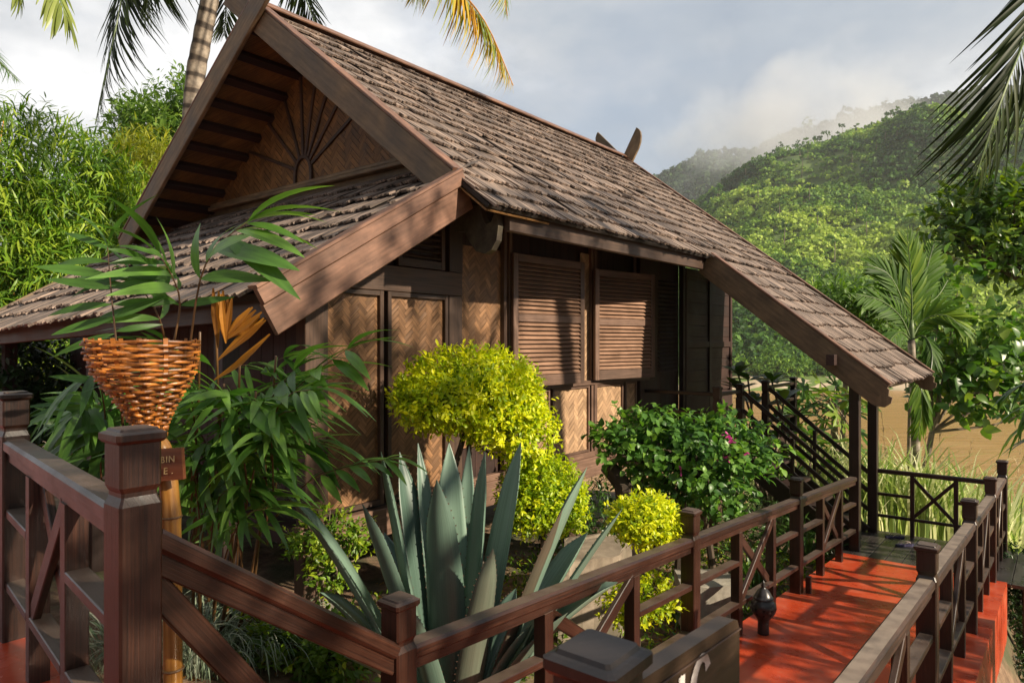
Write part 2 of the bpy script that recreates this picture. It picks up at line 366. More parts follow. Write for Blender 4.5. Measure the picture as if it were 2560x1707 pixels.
M['basket'] = wood('varnished_cane', (.13, .032, .004), (.56, .205, .028), rough=.5, stretch=(6, 90, 1), blotch=1.1, coat=.04, var=1.3)
M['bamboo'] = wood('yellow_bamboo_pole', (.27, .10, .015), (.60, .30, .06), rough=.3, stretch=(1.2, 40, 1), blotch=.6, coat=.4)
M['sign'] = wood('reddish_sign_board', (.10, .028, .012), (.19, .06, .025), rough=.4, coat=.2)
M['board'] = wood('number_board_wood', (.030, .017, .010), (.075, .043, .024), rough=.42, dust=(.11, .085, .07), dustamt=.5, blotch=.9)
M['deck'] = wood('wet_dark_deck', (.022, .019, .018), (.060, .052, .048), rough=.28, blotch=.8, stretch=(2, 35, 1))
M['trunk'] = wood('pale_bark', (.10, .075, .05), (.28, .22, .16), rough=.8, stretch=(9, 6, 1), bump=.8)
M['trunk_dark'] = wood('dark_bark', (.028, .020, .013), (.10, .07, .045), rough=.85, stretch=(5, 14, 1), bump=.8)
M['cane'] = wood('brown_cane_stem', (.07, .03, .012), (.19, .10, .035), rough=.45, stretch=(3, 30, 1))
M['stem_green'] = wood('green_stem', (.06, .10, .03), (.15, .22, .06), rough=.45, stretch=(3, 30, 1))
M['carved'] = speck('lichen_carved_timber', (.045, .033, .022), (.10, .085, .055), 9, .75)
M['palm_leaf'] = leafmat('palm_leaflet', [(0, (.022, .062, .006)), (.6, (.070, .150, .012)), (1, (.19, .28, .028))], .30, .5, spec=.15)
M['palm_dark'] = leafmat('coconut_leaflet', [(0, (.012, .022, .006)), (.7, (.030, .050, .010)), (1, (.085, .10, .02))], .22, .5, spec=.2)
M['palm_yellow'] = leafmat('yellowing_leaflet', [(0, (.36, .18, .03)), (.3, (.58, .37, .04)), (.6, (.52, .44, .06)), (.8, (.26, .32, .06)), (1, (.12, .20, .04))], .4, .45)
M['palm_light'] = leafmat('pale_fan_leaflet', [(0, (.10, .14, .025)), (1, (.34, .40, .10))], .4, .4)
M['broad'] = leafmat('broad_cane_palm_leaf', [(0, (.036, .095, .016)), (.55, (.085, .200, .032)), (1, (.20, .37, .06))], .34, .38, streak=.25)
M['dead'] = leafmat('dead_orange_leaf', [(0, (.20, .075, .012)), (1, (.52, .23, .035))], .3, .5, streak=.3)
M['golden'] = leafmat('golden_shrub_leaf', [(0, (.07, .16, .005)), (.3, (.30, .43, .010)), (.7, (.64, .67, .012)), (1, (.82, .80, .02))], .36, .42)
M['lime'] = leafmat('lime_shrub_leaf', [(0, (.045, .11, .010)), (.6, (.16, .28, .015)), (1, (.40, .46, .03))], .34, .42)
M['boug'] = leafmat('climber_leaf', [(0, (.025, .085, .014)), (.5, (.095, .22, .032)), (1, (.24, .42, .06))], .34, .40)
M['pink'] = leafmat('pink_bract', [(0, (.45, .03, .20)), (1, (.75, .10, .42))], .35, .5)
M['bamboo_leaf'] = leafmat('bamboo_leaf', [(0, (.022, .065, .006)), (.45, (.115, .24, .014)), (1, (.42, .52, .045))], .34, .45)
M['tree_green'] = leafmat('tree_leaf', [(0, (.06, .13, .02)), (.6, (.14, .25, .035)), (1, (.28, .38, .06))], .36, .5)
M['tree_yellow'] = leafmat('yellow_green_leaf', [(0, (.14, .20, .02)), (1, (.46, .46, .04))], .36, .45)
M['dark_leaf'] = leafmat('glossy_dark_leaf', [(0, (.016, .045, .008)), (.5, (.060, .13, .016)), (1, (.24, .34, .03))], .28, .34)
M['round_leaf'] = leafmat('round_broad_leaf', [(0, (.035, .095, .014)), (.6, (.10, .21, .028)), (1, (.27, .36, .05))], .36, .36)
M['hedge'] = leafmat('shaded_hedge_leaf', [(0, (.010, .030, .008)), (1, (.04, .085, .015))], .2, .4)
M['strap'] = leafmat('strap_leaf', [(0, (.025, .070, .012)), (1, (.09, .18, .03))], .25, .36)
M['vari'] = leafmat('variegated_blade', [(0, (.10, .17, .09)), (.5, (.26, .33, .22)), (1, (.50, .54, .42))], .25, .45)
M['reed'] = leafmat('reed_blade', [(0, (.14, .24, .05)), (.5, (.40, .48, .15)), (1, (.80, .78, .50))], .40, .5)
M['plume'] = leafmat('dry_plume', [(0, (.42, .30, .17)), (1, (.66, .52, .33))], .3, .8)
M['forest'] = leafmat('hill_foliage', [(0, (.026, .074, .014)), (.35, (.072, .165, .024)), (.65, (.185, .315, .040)), (1, (.38, .49, .08))], .22, .6, spec=.2)
M['forest_far'] = leafmat('far_hill_foliage', [(0, (.016, .036, .016)), (.6, (.035, .072, .026)), (1, (.06, .11, .035))], .2, .6, spec=.2)
M['agave'] = leafmat('agave_leaf', [(0, (.060, .105, .080)), (.8, (.185, .280, .210)), (.86, (.105, .090, .062)), (1, (.085, .066, .045))], .06, .36, streak=.2)
M['spine'] = speck('agave_spine', (.09, .05, .03), (.14, .08, .05), 30)
M['soil'] = speck('garden_soil', (.11, .065, .036), (.27, .175, .105), 7., .9, .7, .05, c3=(.07, .075, .03))
M['bank'] = speck('river_bank_earth', (.05, .06, .02), (.16, .15, .06), 1.2, .9)
M['sand'] = speck('far_sand_bank', (.33, .25, .16), (.52, .42, .30), .14, .9, .3, .3, c3=(.22, .19, .10))
M['hill'] = speck('hill_grass', (.045, .085, .02), (.15, .22, .045), .05, .95, .4, 1., c3=(.05, .075, .02))
M['concrete'] = speck('weathered_concrete', (.16, .125, .09), (.33, .27, .20), 4.5, .9, .4, .02, c3=(.13, .11, .075))
M['stone'] = speck('pale_footing', (.22, .20, .16), (.36, .33, .27), 8., .9)
M['rock'] = speck('brown_rock', (.16, .095, .055), (.36, .24, .15), 6., .9)
M['ceramic'] = speck('black_fired_clay', (.010, .009, .010), (.035, .032, .032), 25., .33, .3, .004)
M['hole_shade'] = speck('hole_shade_black', (.002, .002, .002), (.004, .004, .004), 4, 1.)
M['letter_gold'] = speck('carved_letter_paint', (.40, .27, .11), (.55, .40, .2), 40, .6)
M['letter_white'] = speck('worn_white_paint', (.55, .53, .49), (.74, .72, .68), 35, .6, .1, .002, c3=(.35, .29, .24))
M['sandal'] = speck('navy_foam', (.020, .018, .055), (.045, .04, .10), 30, .7)
M['strapm'] = speck('pale_rubber_strap', (.45, .33, .30), (.6, .48, .44), 30, .5)
# red painted deck
m, nt, o, b = base_mat('red_floor_paint'); M['red'] = m
tco = nd(nt, 'ShaderNodeTexCoord'); n1 = nd(nt, 'ShaderNodeTexNoise', i_Scale=2.2, i_Detail=7.0, i_Roughness=.62); n2 = nd(nt, 'ShaderNodeTexNoise', i_Scale=70., i_Detail=2.0)
L(nt, tco.outputs['Object'], n1.inputs[0]); L(nt, tco.outputs['Object'], n2.inputs[0])
cr = ramp(nt, [(.3, (.35, .036, .013)), (.55, (.50, .064, .021)), (.74, (.56, .14, .07))]); L(nt, n1.outputs[0], cr.inputs[0])
f2 = ramp(nt, [(.70, (0, 0, 0)), (.76, (.55, .55, .55))]); L(nt, n2.outputs[0], f2.inputs[0])
mx = nd(nt, 'ShaderNodeMix', data_type='RGBA'); L(nt, f2.outputs[0], mx.inputs[0]); L(nt, cr.outputs[0], mx.inputs[6]); mx.inputs[7].default_value = (.5, .28, .2, 1)
L(nt, mx.outputs[2], b.inputs['Base Color'])
n4 = nd(nt, 'ShaderNodeTexNoise', i_Scale=9., i_Detail=9.0, i_Roughness=.7, i_Distortion=1.2); L(nt, tco.outputs['Object'], n4.inputs[0]); f4 = ramp(nt, [(.52, (0, 0, 0)), (.72, (.55, .55, .55))]); L(nt, n4.outputs[0], f4.inputs[0])
mx4 = nd(nt, 'ShaderNodeMix', data_type='RGBA'); L(nt, f4.outputs[0], mx4.inputs[0]); L(nt, mx.outputs[2], mx4.inputs[6]); mx4.inputs[7].default_value = (.36, .12, .075, 1); L(nt, mx4.outputs[2], b.inputs['Base Color'])
rr = nd(nt, 'ShaderNodeMapRange', i_From_Min=.3, i_From_Max=.7, i_To_Min=.16, i_To_Max=.42); L(nt, n1.outputs[0], rr.inputs[0]); L(nt, rr.outputs[0], b.inputs['Roughness'])
bp = nd(nt, 'ShaderNodeBump', i_Strength=.12, i_Distance=.01); L(nt, n1.outputs[0], bp.inputs['Height']); L(nt, bp.outputs[0], b.inputs['Normal'])
# muddy river
m, nt, o, b = base_mat('muddy_water'); M['river'] = m
tco = nd(nt, 'ShaderNodeTexCoord'); mp = nd(nt, 'ShaderNodeMapping'); mp.inputs['Scale'].default_value = (.05, .36, 1)
L(nt, tco.outputs['Object'], mp.inputs[0]); n1 = nd(nt, 'ShaderNodeTexNoise', i_Scale=1.6, i_Detail=6.0, i_Roughness=.6); L(nt, mp.outputs[0], n1.inputs[0])
cr = ramp(nt, [(.35, (.34, .175, .060)), (.55, (.40, .215, .080)), (.70, (.47, .28, .12))]); L(nt, n1.outputs[0], cr.inputs[0]); L(nt, cr.outputs[0], b.inputs['Base Color'])
b.inputs['Roughness'].default_value = .22; b.inputs['Specular IOR Level'].default_value = .4
bp = nd(nt, 'ShaderNodeBump', i_Strength=.35, i_Distance=.5); L(nt, n1.outputs[0], bp.inputs['Height']); L(nt, bp.outputs[0], b.inputs['Normal'])
# coconut trunk: pale bark with dark ring scars
m, nt, o, b = base_mat('ringed_palm_bark'); M['ring'] = m
a_ = nd(nt, 'ShaderNodeAttribute', attribute_name='tex'); mp = nd(nt, 'ShaderNodeMapping'); mp.inputs['Scale'].default_value = (1, .6, 0); L(nt, a_.outputs['Vector'], mp.inputs[0])
wv = nd(nt, 'ShaderNodeTexWave', i_Scale=.95, i_Distortion=2.2, i_Detail=3.0); wv.inputs['Detail Scale'].default_value = 3.0; L(nt, mp.outputs[0], wv.inputs[0])
cr = ramp(nt, [(.0, (.07, .055, .042)), (.16, (.11, .085, .065)), (.30, (.28, .225, .17)), (1, (.38, .32, .25))]); L(nt, wv.outputs['Fac'], cr.inputs[0])
nn = nd(nt, 'ShaderNodeTexNoise', i_Scale=14., i_Detail=5.0); tco = nd(nt, 'ShaderNodeTexCoord'); L(nt, tco.outputs['Object'], nn.inputs[0])
mr = nd(nt, 'ShaderNodeMapRange', i_From_Min=.3, i_From_Max=.7, i_To_Min=.6, i_To_Max=1.15); L(nt, nn.outputs[0], mr.inputs[0])
vs = nd(nt, 'ShaderNodeVectorMath', operation='SCALE'); L(nt, cr.outputs[0], vs.inputs[0]); L(nt, mr.outputs[0], vs.inputs['Scale']); L(nt, vs.outputs[0], b.inputs['Base Color']); b.inputs['Roughness'].default_value = .8
# ------------------------------------------------------------------ land, river, hills
def sstep(x, a, b): x = np.clip((x-a)/(b-a), 0, 1); return x*x*(3-2*x)
def ground_z(X, Y):
    X = np.asarray(X, float); Y = np.asarray(Y, float)
    dx, dy = X-ORG[0], Y-ORG[1]; t = dx*DU[0]+dy*DU[1]; s = dx*DV[0]+dy*DV[1]
    z = -2.50-.066*np.clip(t, 0, 12)+.26*sstep(s, .5, 2.0)*(1-.5*sstep(t, 3, 8))-.1*sstep(-t, .3, 3)
    z = z-1.5*sstep(-s, 1.35, 2.3)*sstep(t, -.5, 3.5)-.35*np.maximum(0, np.maximum(t-10.5, Y-14))
    z = z+.16*(fbm(X*.9, Y*.9, 3)-.47)+.05*(fbm(X*4, Y*4, 8)-.47)
    return np.maximum(z, -15.0)
def gz(X, Y): return float(ground_z(X, Y))
mb = MB(); a = np.sign(np.linspace(-1, 1, 321))*np.abs(np.linspace(-1, 1, 321))**1.9*130
GX, GY = np.meshgrid(a+1.5, np.where(a < 0, a*.5, a)+6, indexing='ij'); grid(mb, GX.T, GY.T, ground_z(GX, GY).T)
tag(mb.build('ground', M['soil'], smooth=True), kind='structure')
RIV = -13.0
mb = MB(); grid(mb, *np.meshgrid(np.linspace(-900, 1500, 9), np.linspace(28, 230, 5)), np.full((5, 9), RIV))
tag(mb.build('river', M['river']), kind='structure')
PXH = np.array([-3000, 900, 1400, 1640, 1739, 1863, 1954, 2040, 2117, 2217, 2289, 2385, 2480, 2600, 2900, 3600])
PYH = np.array([700, 690, 640, 585, 520, 446, 404, 375, 342, 312, 290, 297, 288, 262, 240, 300])
def hill_z(X, Y):
    px = CX_+F_*X/Y; py = np.interp(px, PXH, PYH); zr = (CY_-py)/F_*650
    j = np.clip((Y-196)/(650-196), 0, 1); back = np.clip((Y-650)/300, 0, 1)
    und = (fbm(X/75., Y/95., 5)-.47)*58*np.sin(j*math.pi)**.8
    gully = (np.abs(fbm(X/120.+Y/260., Y/300., 9)-.47)*90-8)*np.sin(j*math.pi)
    z = -9.6+(zr+9.6)*(j**.95)+und+gully-back*60
    bank = -13.6+4.0*sstep(Y, 177, 191); return np.where(Y < 196, bank, z)
xs = np.linspace(-260, 900, 150); ys = np.concatenate([np.linspace(172, 200, 22), np.linspace(205, 900, 120)])
HX, HY = np.meshgrid(xs, ys); HX = HX*(HY/400.)**.6
mb = MB(); grid(mb, HX, HY, hill_z(HX, HY)); tag(mb.build('hill', M['hill'], smooth=True), kind='structure')
mb = MB(); sx, sy = np.meshgrid(np.linspace(-120, 320, 90), np.linspace(175, 193, 12)); grid(mb, sx, sy, hill_z(sx, sy)+.05+.5*(fbm(sx/6, sy/3, 2)-.5)); tag(mb.build('far_river_bank', M['sand'], smooth=True), kind='structure')
PXF = np.array([900, 1500, 1600, 1643, 1700, 1763, 1830, 1883, 1945, 2050, 2200, 2330, 2450, 2560, 2900]); PYF = np.array([560, 520, 470, 452, 420, 393, 388, 386, 352, 320, 275, 250, 236, 226, 220])
def far_z(X, Y):
    px = CX_+F_*X/Y; zr = (CY_-np.interp(px, PXF, PYF))/F_*1250; j = np.clip((Y-850)/400, 0, 1)
    return -20+(zr+20)*j**.9+(fbm(X/90., Y/90., 15)-.47)*50*np.sin(j*math.pi)-np.clip((Y-1250)/200, 0, 1)*80
HX, HY = np.meshgrid(np.linspace(-250, 1250, 120), np.linspace(850, 1450, 50)); mb = MB(); grid(mb, HX, HY, far_z(HX, HY)); tag(mb.build('far_hill', M['hill'], smooth=True), kind='structure')

def forest(name, zf, n, ylo, yhi, pxlo, pxhi, rlo, rhi, q, seed, keep):
    g = np.random.default_rng(seed); mb = MB()
    px = g.uniform(pxlo, pxhi, n); Y = ylo+(yhi-ylo)*g.random(n)**1.1; X = (px-CX_)/F_*Y
    pat = fbm(X/55., Y/70., 31); k = keep(X, Y, pat, g); X, Y, pat = X[k], Y[k], pat[k]; n = len(X)
    name_far = 'far' in name
    r = (rlo+(rhi-rlo)*g.random(n)**1.6)*np.clip(.7+Y/900., .7, 1.6); z = zf(X, Y)
    tall = 1+.9*(g.random(n) > .93)
    tone = np.clip((pat-.30)*2.5+g.normal(0, .16, n), .02, .98)
    d = nrm(g.normal(size=(n, q, 3))); d[..., 2] = np.abs(d[..., 2])*.95-.1*(g.random((n, q)))
    c = np.stack([X, Y, z+r*.55*tall], -1)
    p = c[:, None, :]+d*(r[:, None]*(.55+.5*g.random((n, q))))[..., None]*np.array([1, 1, .95])*np.stack([np.ones_like(tall), np.ones_like(tall), tall], -1)[:, None, :]
    nn = nrm(d+g.normal(0, .45, d.shape)); t1 = nrm(np.cross(nn, g.normal(size=d.shape))); t2 = np.cross(nn, t1)
    s = (r[:, None]*(.17+.19*g.random((n, q))))[..., None]
    V = np.stack([p-t1*s-t2*s*.6, p+t1*s*.8-t2*s, p+t1*s+t2*s*.7, p-t1*s*.5+t2*s], 2).reshape(-1, 3)
    m = n*q; rn = np.clip(np.repeat(tone, q)+g.normal(0, .09, m), 0, 1)
    mb.add(V, [np.arange(m*4).reshape(-1, 4)], np.repeat(rn, 4))
    o = mb.build(name, M['forest_far' if name_far else 'forest']); tag(o, kind='stuff'); return o
def kp(X, Y, pat, g):
    hi = fbm(X/40., Y/60., 44); return ~((hi > .60) & (Y > 330) & (g.random(len(X)) < .82))
forest('hillside_forest', hill_z, 40000, 194, 655, 1480, 2640, 1.0, 2.9, 28, 3, kp)
forest('far_hillside_forest', far_z, 6500, 900, 1256, 1560, 2700, 3.8, 7.0, 20, 4, lambda X, Y, p, g: np.ones(len(X), bool))
# taller trees that stand clear along the crest
g = np.random.default_rng(9); mb = MB(); mt = MB()
for k in range(64):
    px = g.uniform(1900, 2420) if k < 30 else g.uniform(1730, 2420); Y = g.uniform(610, 652) if k < 30 else g.uniform(300, 600); X = (px-CX_)/F_*Y; z = float(hill_z(np.array(X), np.array(Y))); h = g.uniform(7, 15)
    tube(mt, [(X, Y, z-1), (X+g.normal(0, .5), Y, z+h)], [.26, .16], 5)
    q = 70; sub_ = g.normal(0, 1.6, (5, 3))*np.array([1.2, 1.2, .9]); d = nrm(g.normal(size=(q, 3))); p = np.array([X, Y, z+h])+sub_[g.integers(0, 5, q)]+d*g.uniform(.3, 1, (q, 1))*np.array([1.7, 1.7, 1.1])*g.uniform(.7, 1.3)
    nn = runit(q); t1 = nrm(np.cross(nn, runit(q))); t2 = np.cross(nn, t1); s = .5
    mb.add(np.stack([p-t1*s-t2*s, p+t1*s-t2*s, p+t1*s+t2*s, p-t1*s+t2*s], 1).reshape(-1, 3), [np.arange(q*4).reshape(-1, 4)], g.uniform(0, .45))
tag(mb.build('crest_forest', M['forest']), kind='stuff'); tag(mt.build('crest_forest_trunks', M['trunk']), kind='stuff')

# ------------------------------------------------------------------ the cabin
cab = thing('stilt_cabin', 'dark timber cabin on stilts with split wood shingle roof and woven bamboo walls', 'cabin', U(5, 5, -2.5))
RS, RZ = 4.86, 3.74                                   # ridge
def zr_(s): return RZ-.785*(RS-s)                     # right slope
def zl_(s): return RZ-.65*(s-RS)                      # left slope
TF, TB = 2.17, 10.3
def shingles(mb, S, N, a0, a1, dl, expo, wlo=.06, whi=.17, lift=.046):
    """courses of split shingles; S(a, d) is the roof surface, d measured down the slope"""
    N = np.asarray(N, float); nrow = int(round(dl/expo)); e = dl/nrow
    for i in range(nrow, 0, -1):
        d1 = i*e; d0 = max(0, d1-1.35*e)
        a = a0(d1) if callable(a0) else a0; aend = a1(d1) if callable(a1) else a1
        sag = rng.normal(0, .012)
        while a < aend:
            w = wlo+(whi-wlo)*rng.random()**1.4; b = min(a+w, aend)
            if rng.random() < .03: a = b; continue
            r = rng.random(); j = .075*(vn(np.array(a*2.3), np.array(i*3.3), 5)-.5)+rng.normal(0, .012)+sag; hh = lift*(.75+.35*rng.random()); gp = .0015+.002*rng.random()
            k = 5; xs = np.linspace(a+gp, b-gp, k+1); tw = rng.normal(0, .006)
            top = [S(x, d0)+N*.004 for x in (xs[0], xs[-1])]
            bot = [S(x, d1+j+rng.normal(0, .016))+N*(hh+tw*(q/k-.5)) for q, x in enumerate(xs)]
            low = [p-N*min(hh, .022) for p in bot]
            V = top+bot+low; Fs = [[0]+list(range(2, 3+k))+[1]]
            Fq = [[2+q, 2+k+1+q, 3+k+1+q, 3+q] for q in range(k)]+[[0, 2+k+1, 2, 2][:3]+[0]][:0]
            T = [(r*31, xs[0]+r*17, r), (r*31, xs[-1]+r*17, r)]+[(d1-d0+r*31, x+r*17, r) for x in xs]*2
            Ft = [[0, 2+k+1, 2], [1, 2+k, 2+2*k+1]]
            mb.add(np.array(V), [np.array(Fs), np.array(Fq), np.array(Ft)], r, np.array(T)); a = b
def quadslab(mb, P, N, th, rnd=.5):
    P = np.array(P); N = np.asarray(N)*th; V = np.concatenate([P, P-N]); n = len(P)
    mb.add(V, [np.arange(n), np.arange(2*n-1, n-1, -1), np.array([[i, n+i, n+(i+1) % n, (i+1) % n] for i in range(n)])], rnd, V)
cR, sR = math.cos(math.atan(.785)), math.sin(math.atan(.785)); NR = nrm(-DV*sR+UP*cR); DR = -DV*cR-UP*sR
cL, sL = math.cos(math.atan(.65)), math.sin(math.atan(.65)); NL = nrm(DV*sL+UP*cL); DL = DV*cL-UP*sL
TX = 6.88; lenR = (RS-1.52)/cR; lenB = (RS-1.93)/cR; lenE = (RS+.56)/cR; lenL = (8.4-RS)/cL
SR = lambda a, d: U(a, RS, RZ)+DR*d; SL = lambda a, d: U(a, RS, RZ)+DL*d
tf = lambda d: TF+.05+.10*min(1, d/lenR)
mb = MB()
shingles(mb, SR, NR, tf, TB, lenR, .275)
ext = MB(); n0 = lenR
shingles(ext, lambda a, d: SR(a, n0+d), NR, TX+.06, TB, lenE-lenR, .30, .05, .13, .034)
shingles(mb, SL, NL, TF+.05, TB, lenL, .3)
mb.merge(ext); roof = mb.build('shingle_roof', M['shingle'], cab)
mb = MB()
quadslab(mb, [SR(TF+.03, 0), SR(TF+.15, lenR-.03), SR(TX+.04, lenR-.03), SR(TX+.04, lenE-.05), SR(TB-.01, lenE-.05), SR(TB-.01, 0)], NR, .03)
quadslab(mb, [SL(TF+.03, .0), SL(TB-.01, .0), SL(TB-.01, lenL-.03), SL(TF+.03, lenL-.03)], NL, .03)
mb.build('underlay', M['under'], roof)
mb = MB(); beam(mb, U(TF, RS-.06, RZ+.045), U(TB+.02, RS-.06, RZ+.045), .15, .025, NR, .006); beam(mb, U(TF, RS+.07, RZ+.04), U(TB+.02, RS+.07, RZ+.04), .15, .025, NL, .006)
mb.build('ridge_board', M['barge_red'], roof)
def barge(t0, t1, s0, s1, zf, N, ext=.62, h=.27, mat='barge', clip=True, w=.05, rounded=False):
    p0 = U(t0, s0, zf(s0)); p1 = U(t1, s1, zf(s1)); d = nrm(p0-p1); p0 = p0+d*ext
    mb = MB(); off = -N*(h/2-.035); beam(mb, p0+off, p1+off, w, h, N, .008)
    return mb, p0, p1
mb, p0, p1 = barge(TF, TF+.12, RS, 1.90, zr_, NR); mb.build('bargeboard', M['barge'], cab)
mb, p0, p1 = barge(TF-.054, TF-.03, RS, 8.42, zl_, NL); mb.build('bargeboard', M['barge'], cab)
mb = MB(); beam(mb, U(TF+.035, RS, RZ)+NR*.05, U(TF+.155, 1.93, zr_(1.93))+NR*.05, .13, .028, NR); mb.build('verge_trim', M['barge_red'], cab)
mb = MB(); beam(mb, U(TF-.01, RS, RZ)+NL*.05, U(TF-.0, 8.4, zl_(8.4))+NL*.05, .13, .028, NL); mb.build('verge_trim', M['barge_red'], cab)
# far gable: boards end above the ridge as two crossed horns with rounded tips
def horn(t, s0, zf, D, N, L0, up=None):
    mb = MB(); h = .27; p = U(t, RS, RZ)+N*.03
    prof = [(L0, 0), (.15, 0), (.15, -.27), (L0, -.27)]
    if up is not None:
        D, N = up; q_ = L0; prof = [(.25, 0), (-q_-.12, 0), (-q_-.115, -.05), (-q_-.08, -.12), (-q_-.01, -.18), (-q_+.10, -.23), (-q_+.22, -.25), (.25, -.25)]
    V = [p+D*x+N*y+DU*.025 for x, y in prof]+[p+D*x+N*y-DU*.025 for x, y in prof]; n = len(prof)
    mb.add(V, [np.arange(n), np.arange(2*n-1, n-1, -1), np.array([[i, n+i, n+(i+1) % n, (i+1) % n] for i in range(n)])], .4, np.array([(x, y, .3) for x, y in prof]*2)); return mb
horn(TB+.03, RS, zr_, DR, NR, lenE-.02).build('bargeboard', M['barge'], cab)
horn(TB+.085, RS, zl_, DL, NL, lenL).build('bargeboard', M['barge'], cab)
for a_, t_, sg_, l_ in ((60, TB+.03, 1, .50), (46, TB+.03, -1, .74)):
    a_ = R(a_); Dh = sg_*DV*math.cos(a_)-UP*math.sin(a_); Nh = sg_*DV*math.sin(a_)+UP*math.cos(a_); horn(t_, RS, None, None, UP*1.0, l_, (Dh, Nh)).build('ridge_horn', M['barge'], cab)
mb = MB(); beam(mb, U(TB+.03, RS, RZ)+NR*.048, SR(TB+.03, lenE)+NR*.048, .10, .022, NR); mb.build('verge_trim', M['barge_red'], cab)
# soffit of the left slope in front of the gable
mb = MB(); quadslab(mb, [SL(TF+.04, .1)-NL*.045, SL(3.2, .1)-NL*.045, SL(3.2, lenL-.05)-NL*.045, SL(TF+.04, lenL-.05)-NL*.045], NL, .012)
quadslab(mb, [SR(TF+.06, .1)-NR*.045, SR(TF+.14, lenR-.02)-NR*.045, SR(3.2, lenR-.02)-NR*.045, SR(3.2, .1)-NR*.045], NR, .012)
sof = mb.build('soffit', M['weave_dark'], cab)
for k in range(10):
    d = .22+k*.375
    if d > lenL-.1: break
    mb = MB(); c = SL(0, d)-NL*.095; beam(mb, c+DU*(TF+.03), c+DU*3.3, .10, .085, NL); mb.build('purlin', M['house_dark'], sof)
# gable wall with sunburst
def clip_poly(P, poly):
    out = list(P); n = len(poly)
    for i in range(n):
        a, b = poly[i], poly[(i+1) % n]; ins = lambda p: (b[0]-a[0])*(p[1]-a[1])-(b[1]-a[1])*(p[0]-a[0]); src = out; out = []
        for k in range(len(src)):
            p, q = src[k-1], src[k]; ip, iq = ins(p), ins(q)
            if (ip >= 0) != (iq >= 0): t = ip/(ip-iq); out.append((p[0]+(q[0]-p[0])*t, p[1]+(q[1]-p[1])*t))
            if iq >= 0: out.append(q)
        if len(out) < 3: return []
    return out
def weave(mb, O, A, B, N, poly, w=.042, k=3, lift=.010):
    """interlaced bamboo strips laid in zigzags over a convex outline (counter-clockwise in A, B)"""
    xs = [p[0] for p in poly]; ys = [p[1] for p in poly]; c45 = math.sqrt(.5)
    cx, cy = sum(xs)/len(xs), sum(ys)/len(ys); ext = max(max(xs)-min(xs), max(ys)-min(ys))*.8/w+k*2; m0 = int(ext)+2
    ox, oy = rng.random()*w*k*2, rng.random()*w
    for i in range(-m0, m0):
        for m in range(-m0//k-1, m0//k+2):
            for kind in (0, 1):
                if kind == 0: x0, y0, lx, ly = i+2*k*m, i, k, 1
                else: x0, y0, lx, ly = i+k+2*k*m, i+1-k, 1, k
                g = .03; q = [(x0+g, y0+g), (x0+lx-g, y0+g), (x0+lx-g, y0+ly-g), (x0+g, y0+ly-g)]
                rot = [((a-b)*c45*w+cx+ox, (a+b)*c45*w+cy+oy) for a, b in q]
                if max(p[0] for p in rot) < min(xs) or min(p[0] for p in rot) > max(xs) or max(p[1] for p in rot) < min(ys) or min(p[1] for p in rot) > max(ys): continue
                P = clip_poly(rot, poly)
                if len(P) < 3: continue
                V, T = [], []; r = rng.random(); r0 = rot[0]; tilt = rng.normal(0, .0012)
                ax = np.array(rot[1 if kind == 0 else 3])-np.array(r0); ln = np.linalg.norm(ax); ax = ax/ln; ac = np.array([-ax[1], ax[0]])
                for p in P:
                    dlt = np.array(p)-np.array(r0); al = float(dlt@ax); wd = float(dlt@ac)
                    V.append(O+A*p[0]+B*p[1]+N*(.001+lift*al/ln+tilt*wd/w)); T.append((al+r*9, wd+r*4, r))
                mb.add(V, [np.arange(len(P))], np.clip(r*.8+.1*kind, 0, 1), T)
TG = 3.05
gp = [(2.68, 1.94), (7.50, 1.94), (RS, RZ-.07)]
gp2 = [(-s, z) for s, z in gp]                     # A = -DV so that the outward normal faces the front
poly = [gp2[1], gp2[0], gp2[2]]
mb = MB(); O = U(TG, 0, 0)
mb.add([O-DV*p[0]+UP*p[1] for p in poly], [[0, 1, 2]], .2, [(p[0], p[1], 0) for p in poly]); gab = mb.build('gable_wall', M['under'], cab)
mb = MB(); weave(mb, U(TG-.006, 0, 0), -DV, UP, -DU, poly, .062, 3); mb.build('woven_panel', M['weave_dark'], gab)
mb = MB(); C = np.array([5.22, 1.97]); 
def gpt(s, z, off=.022): return U(TG-off, s, z)
arch = [(C[0]-.17*math.cos(a), C[1]+.12+.21*math.sin(a)) for a in np.linspace(math.pi, 0, 13)]; arch = [(C[0]+.17, C[1])]+arch+[(C[0]-.17, C[1])]
for p, q in zip(arch[:-1], arch[1:]): beam(mb, gpt(*p, .03), gpt(*q, .03), .045, .035, -DU, .004)
for ang in (159, 136, 113, 93, 77, 61, 45, 27):
    a = R(ang); dx, dz = -math.cos(a), math.sin(a); p = (C[0]+dx*.18, C[1]+.12+dz*.21)
    L_ = 4.0
    for st in np.arange(.1, 4, .01):
        s_, z_ = p[0]+dx*st, p[1]+dz*st
        if z_ > min(zl_(s_), zr_(s_))-.12: L_ = st; break
    beam(mb, gpt(*p), gpt(p[0]+dx*L_, p[1]+dz*L_), .042, .03, -DU, .004)
mb.build('sunburst_trim', M['house'], gab)
mb = MB(); beam(mb, gpt(7.55, 1.965, .03), gpt(3.0, 1.965, .03), .06, .045, UP, .008); beam(mb, gpt(7.7, 1.905, .055), gpt(2.85, 1.905, .055), .11, .05, UP, .010); mb.build('base_moulding', M['barge'], gab)
mb = MB(); beam(mb, gpt(7.7, 1.80, -.01), gpt(2.45, 1.80, -.01), .02, .17, UP, .003); mb.build('flashing_board', M['barge'], gab)
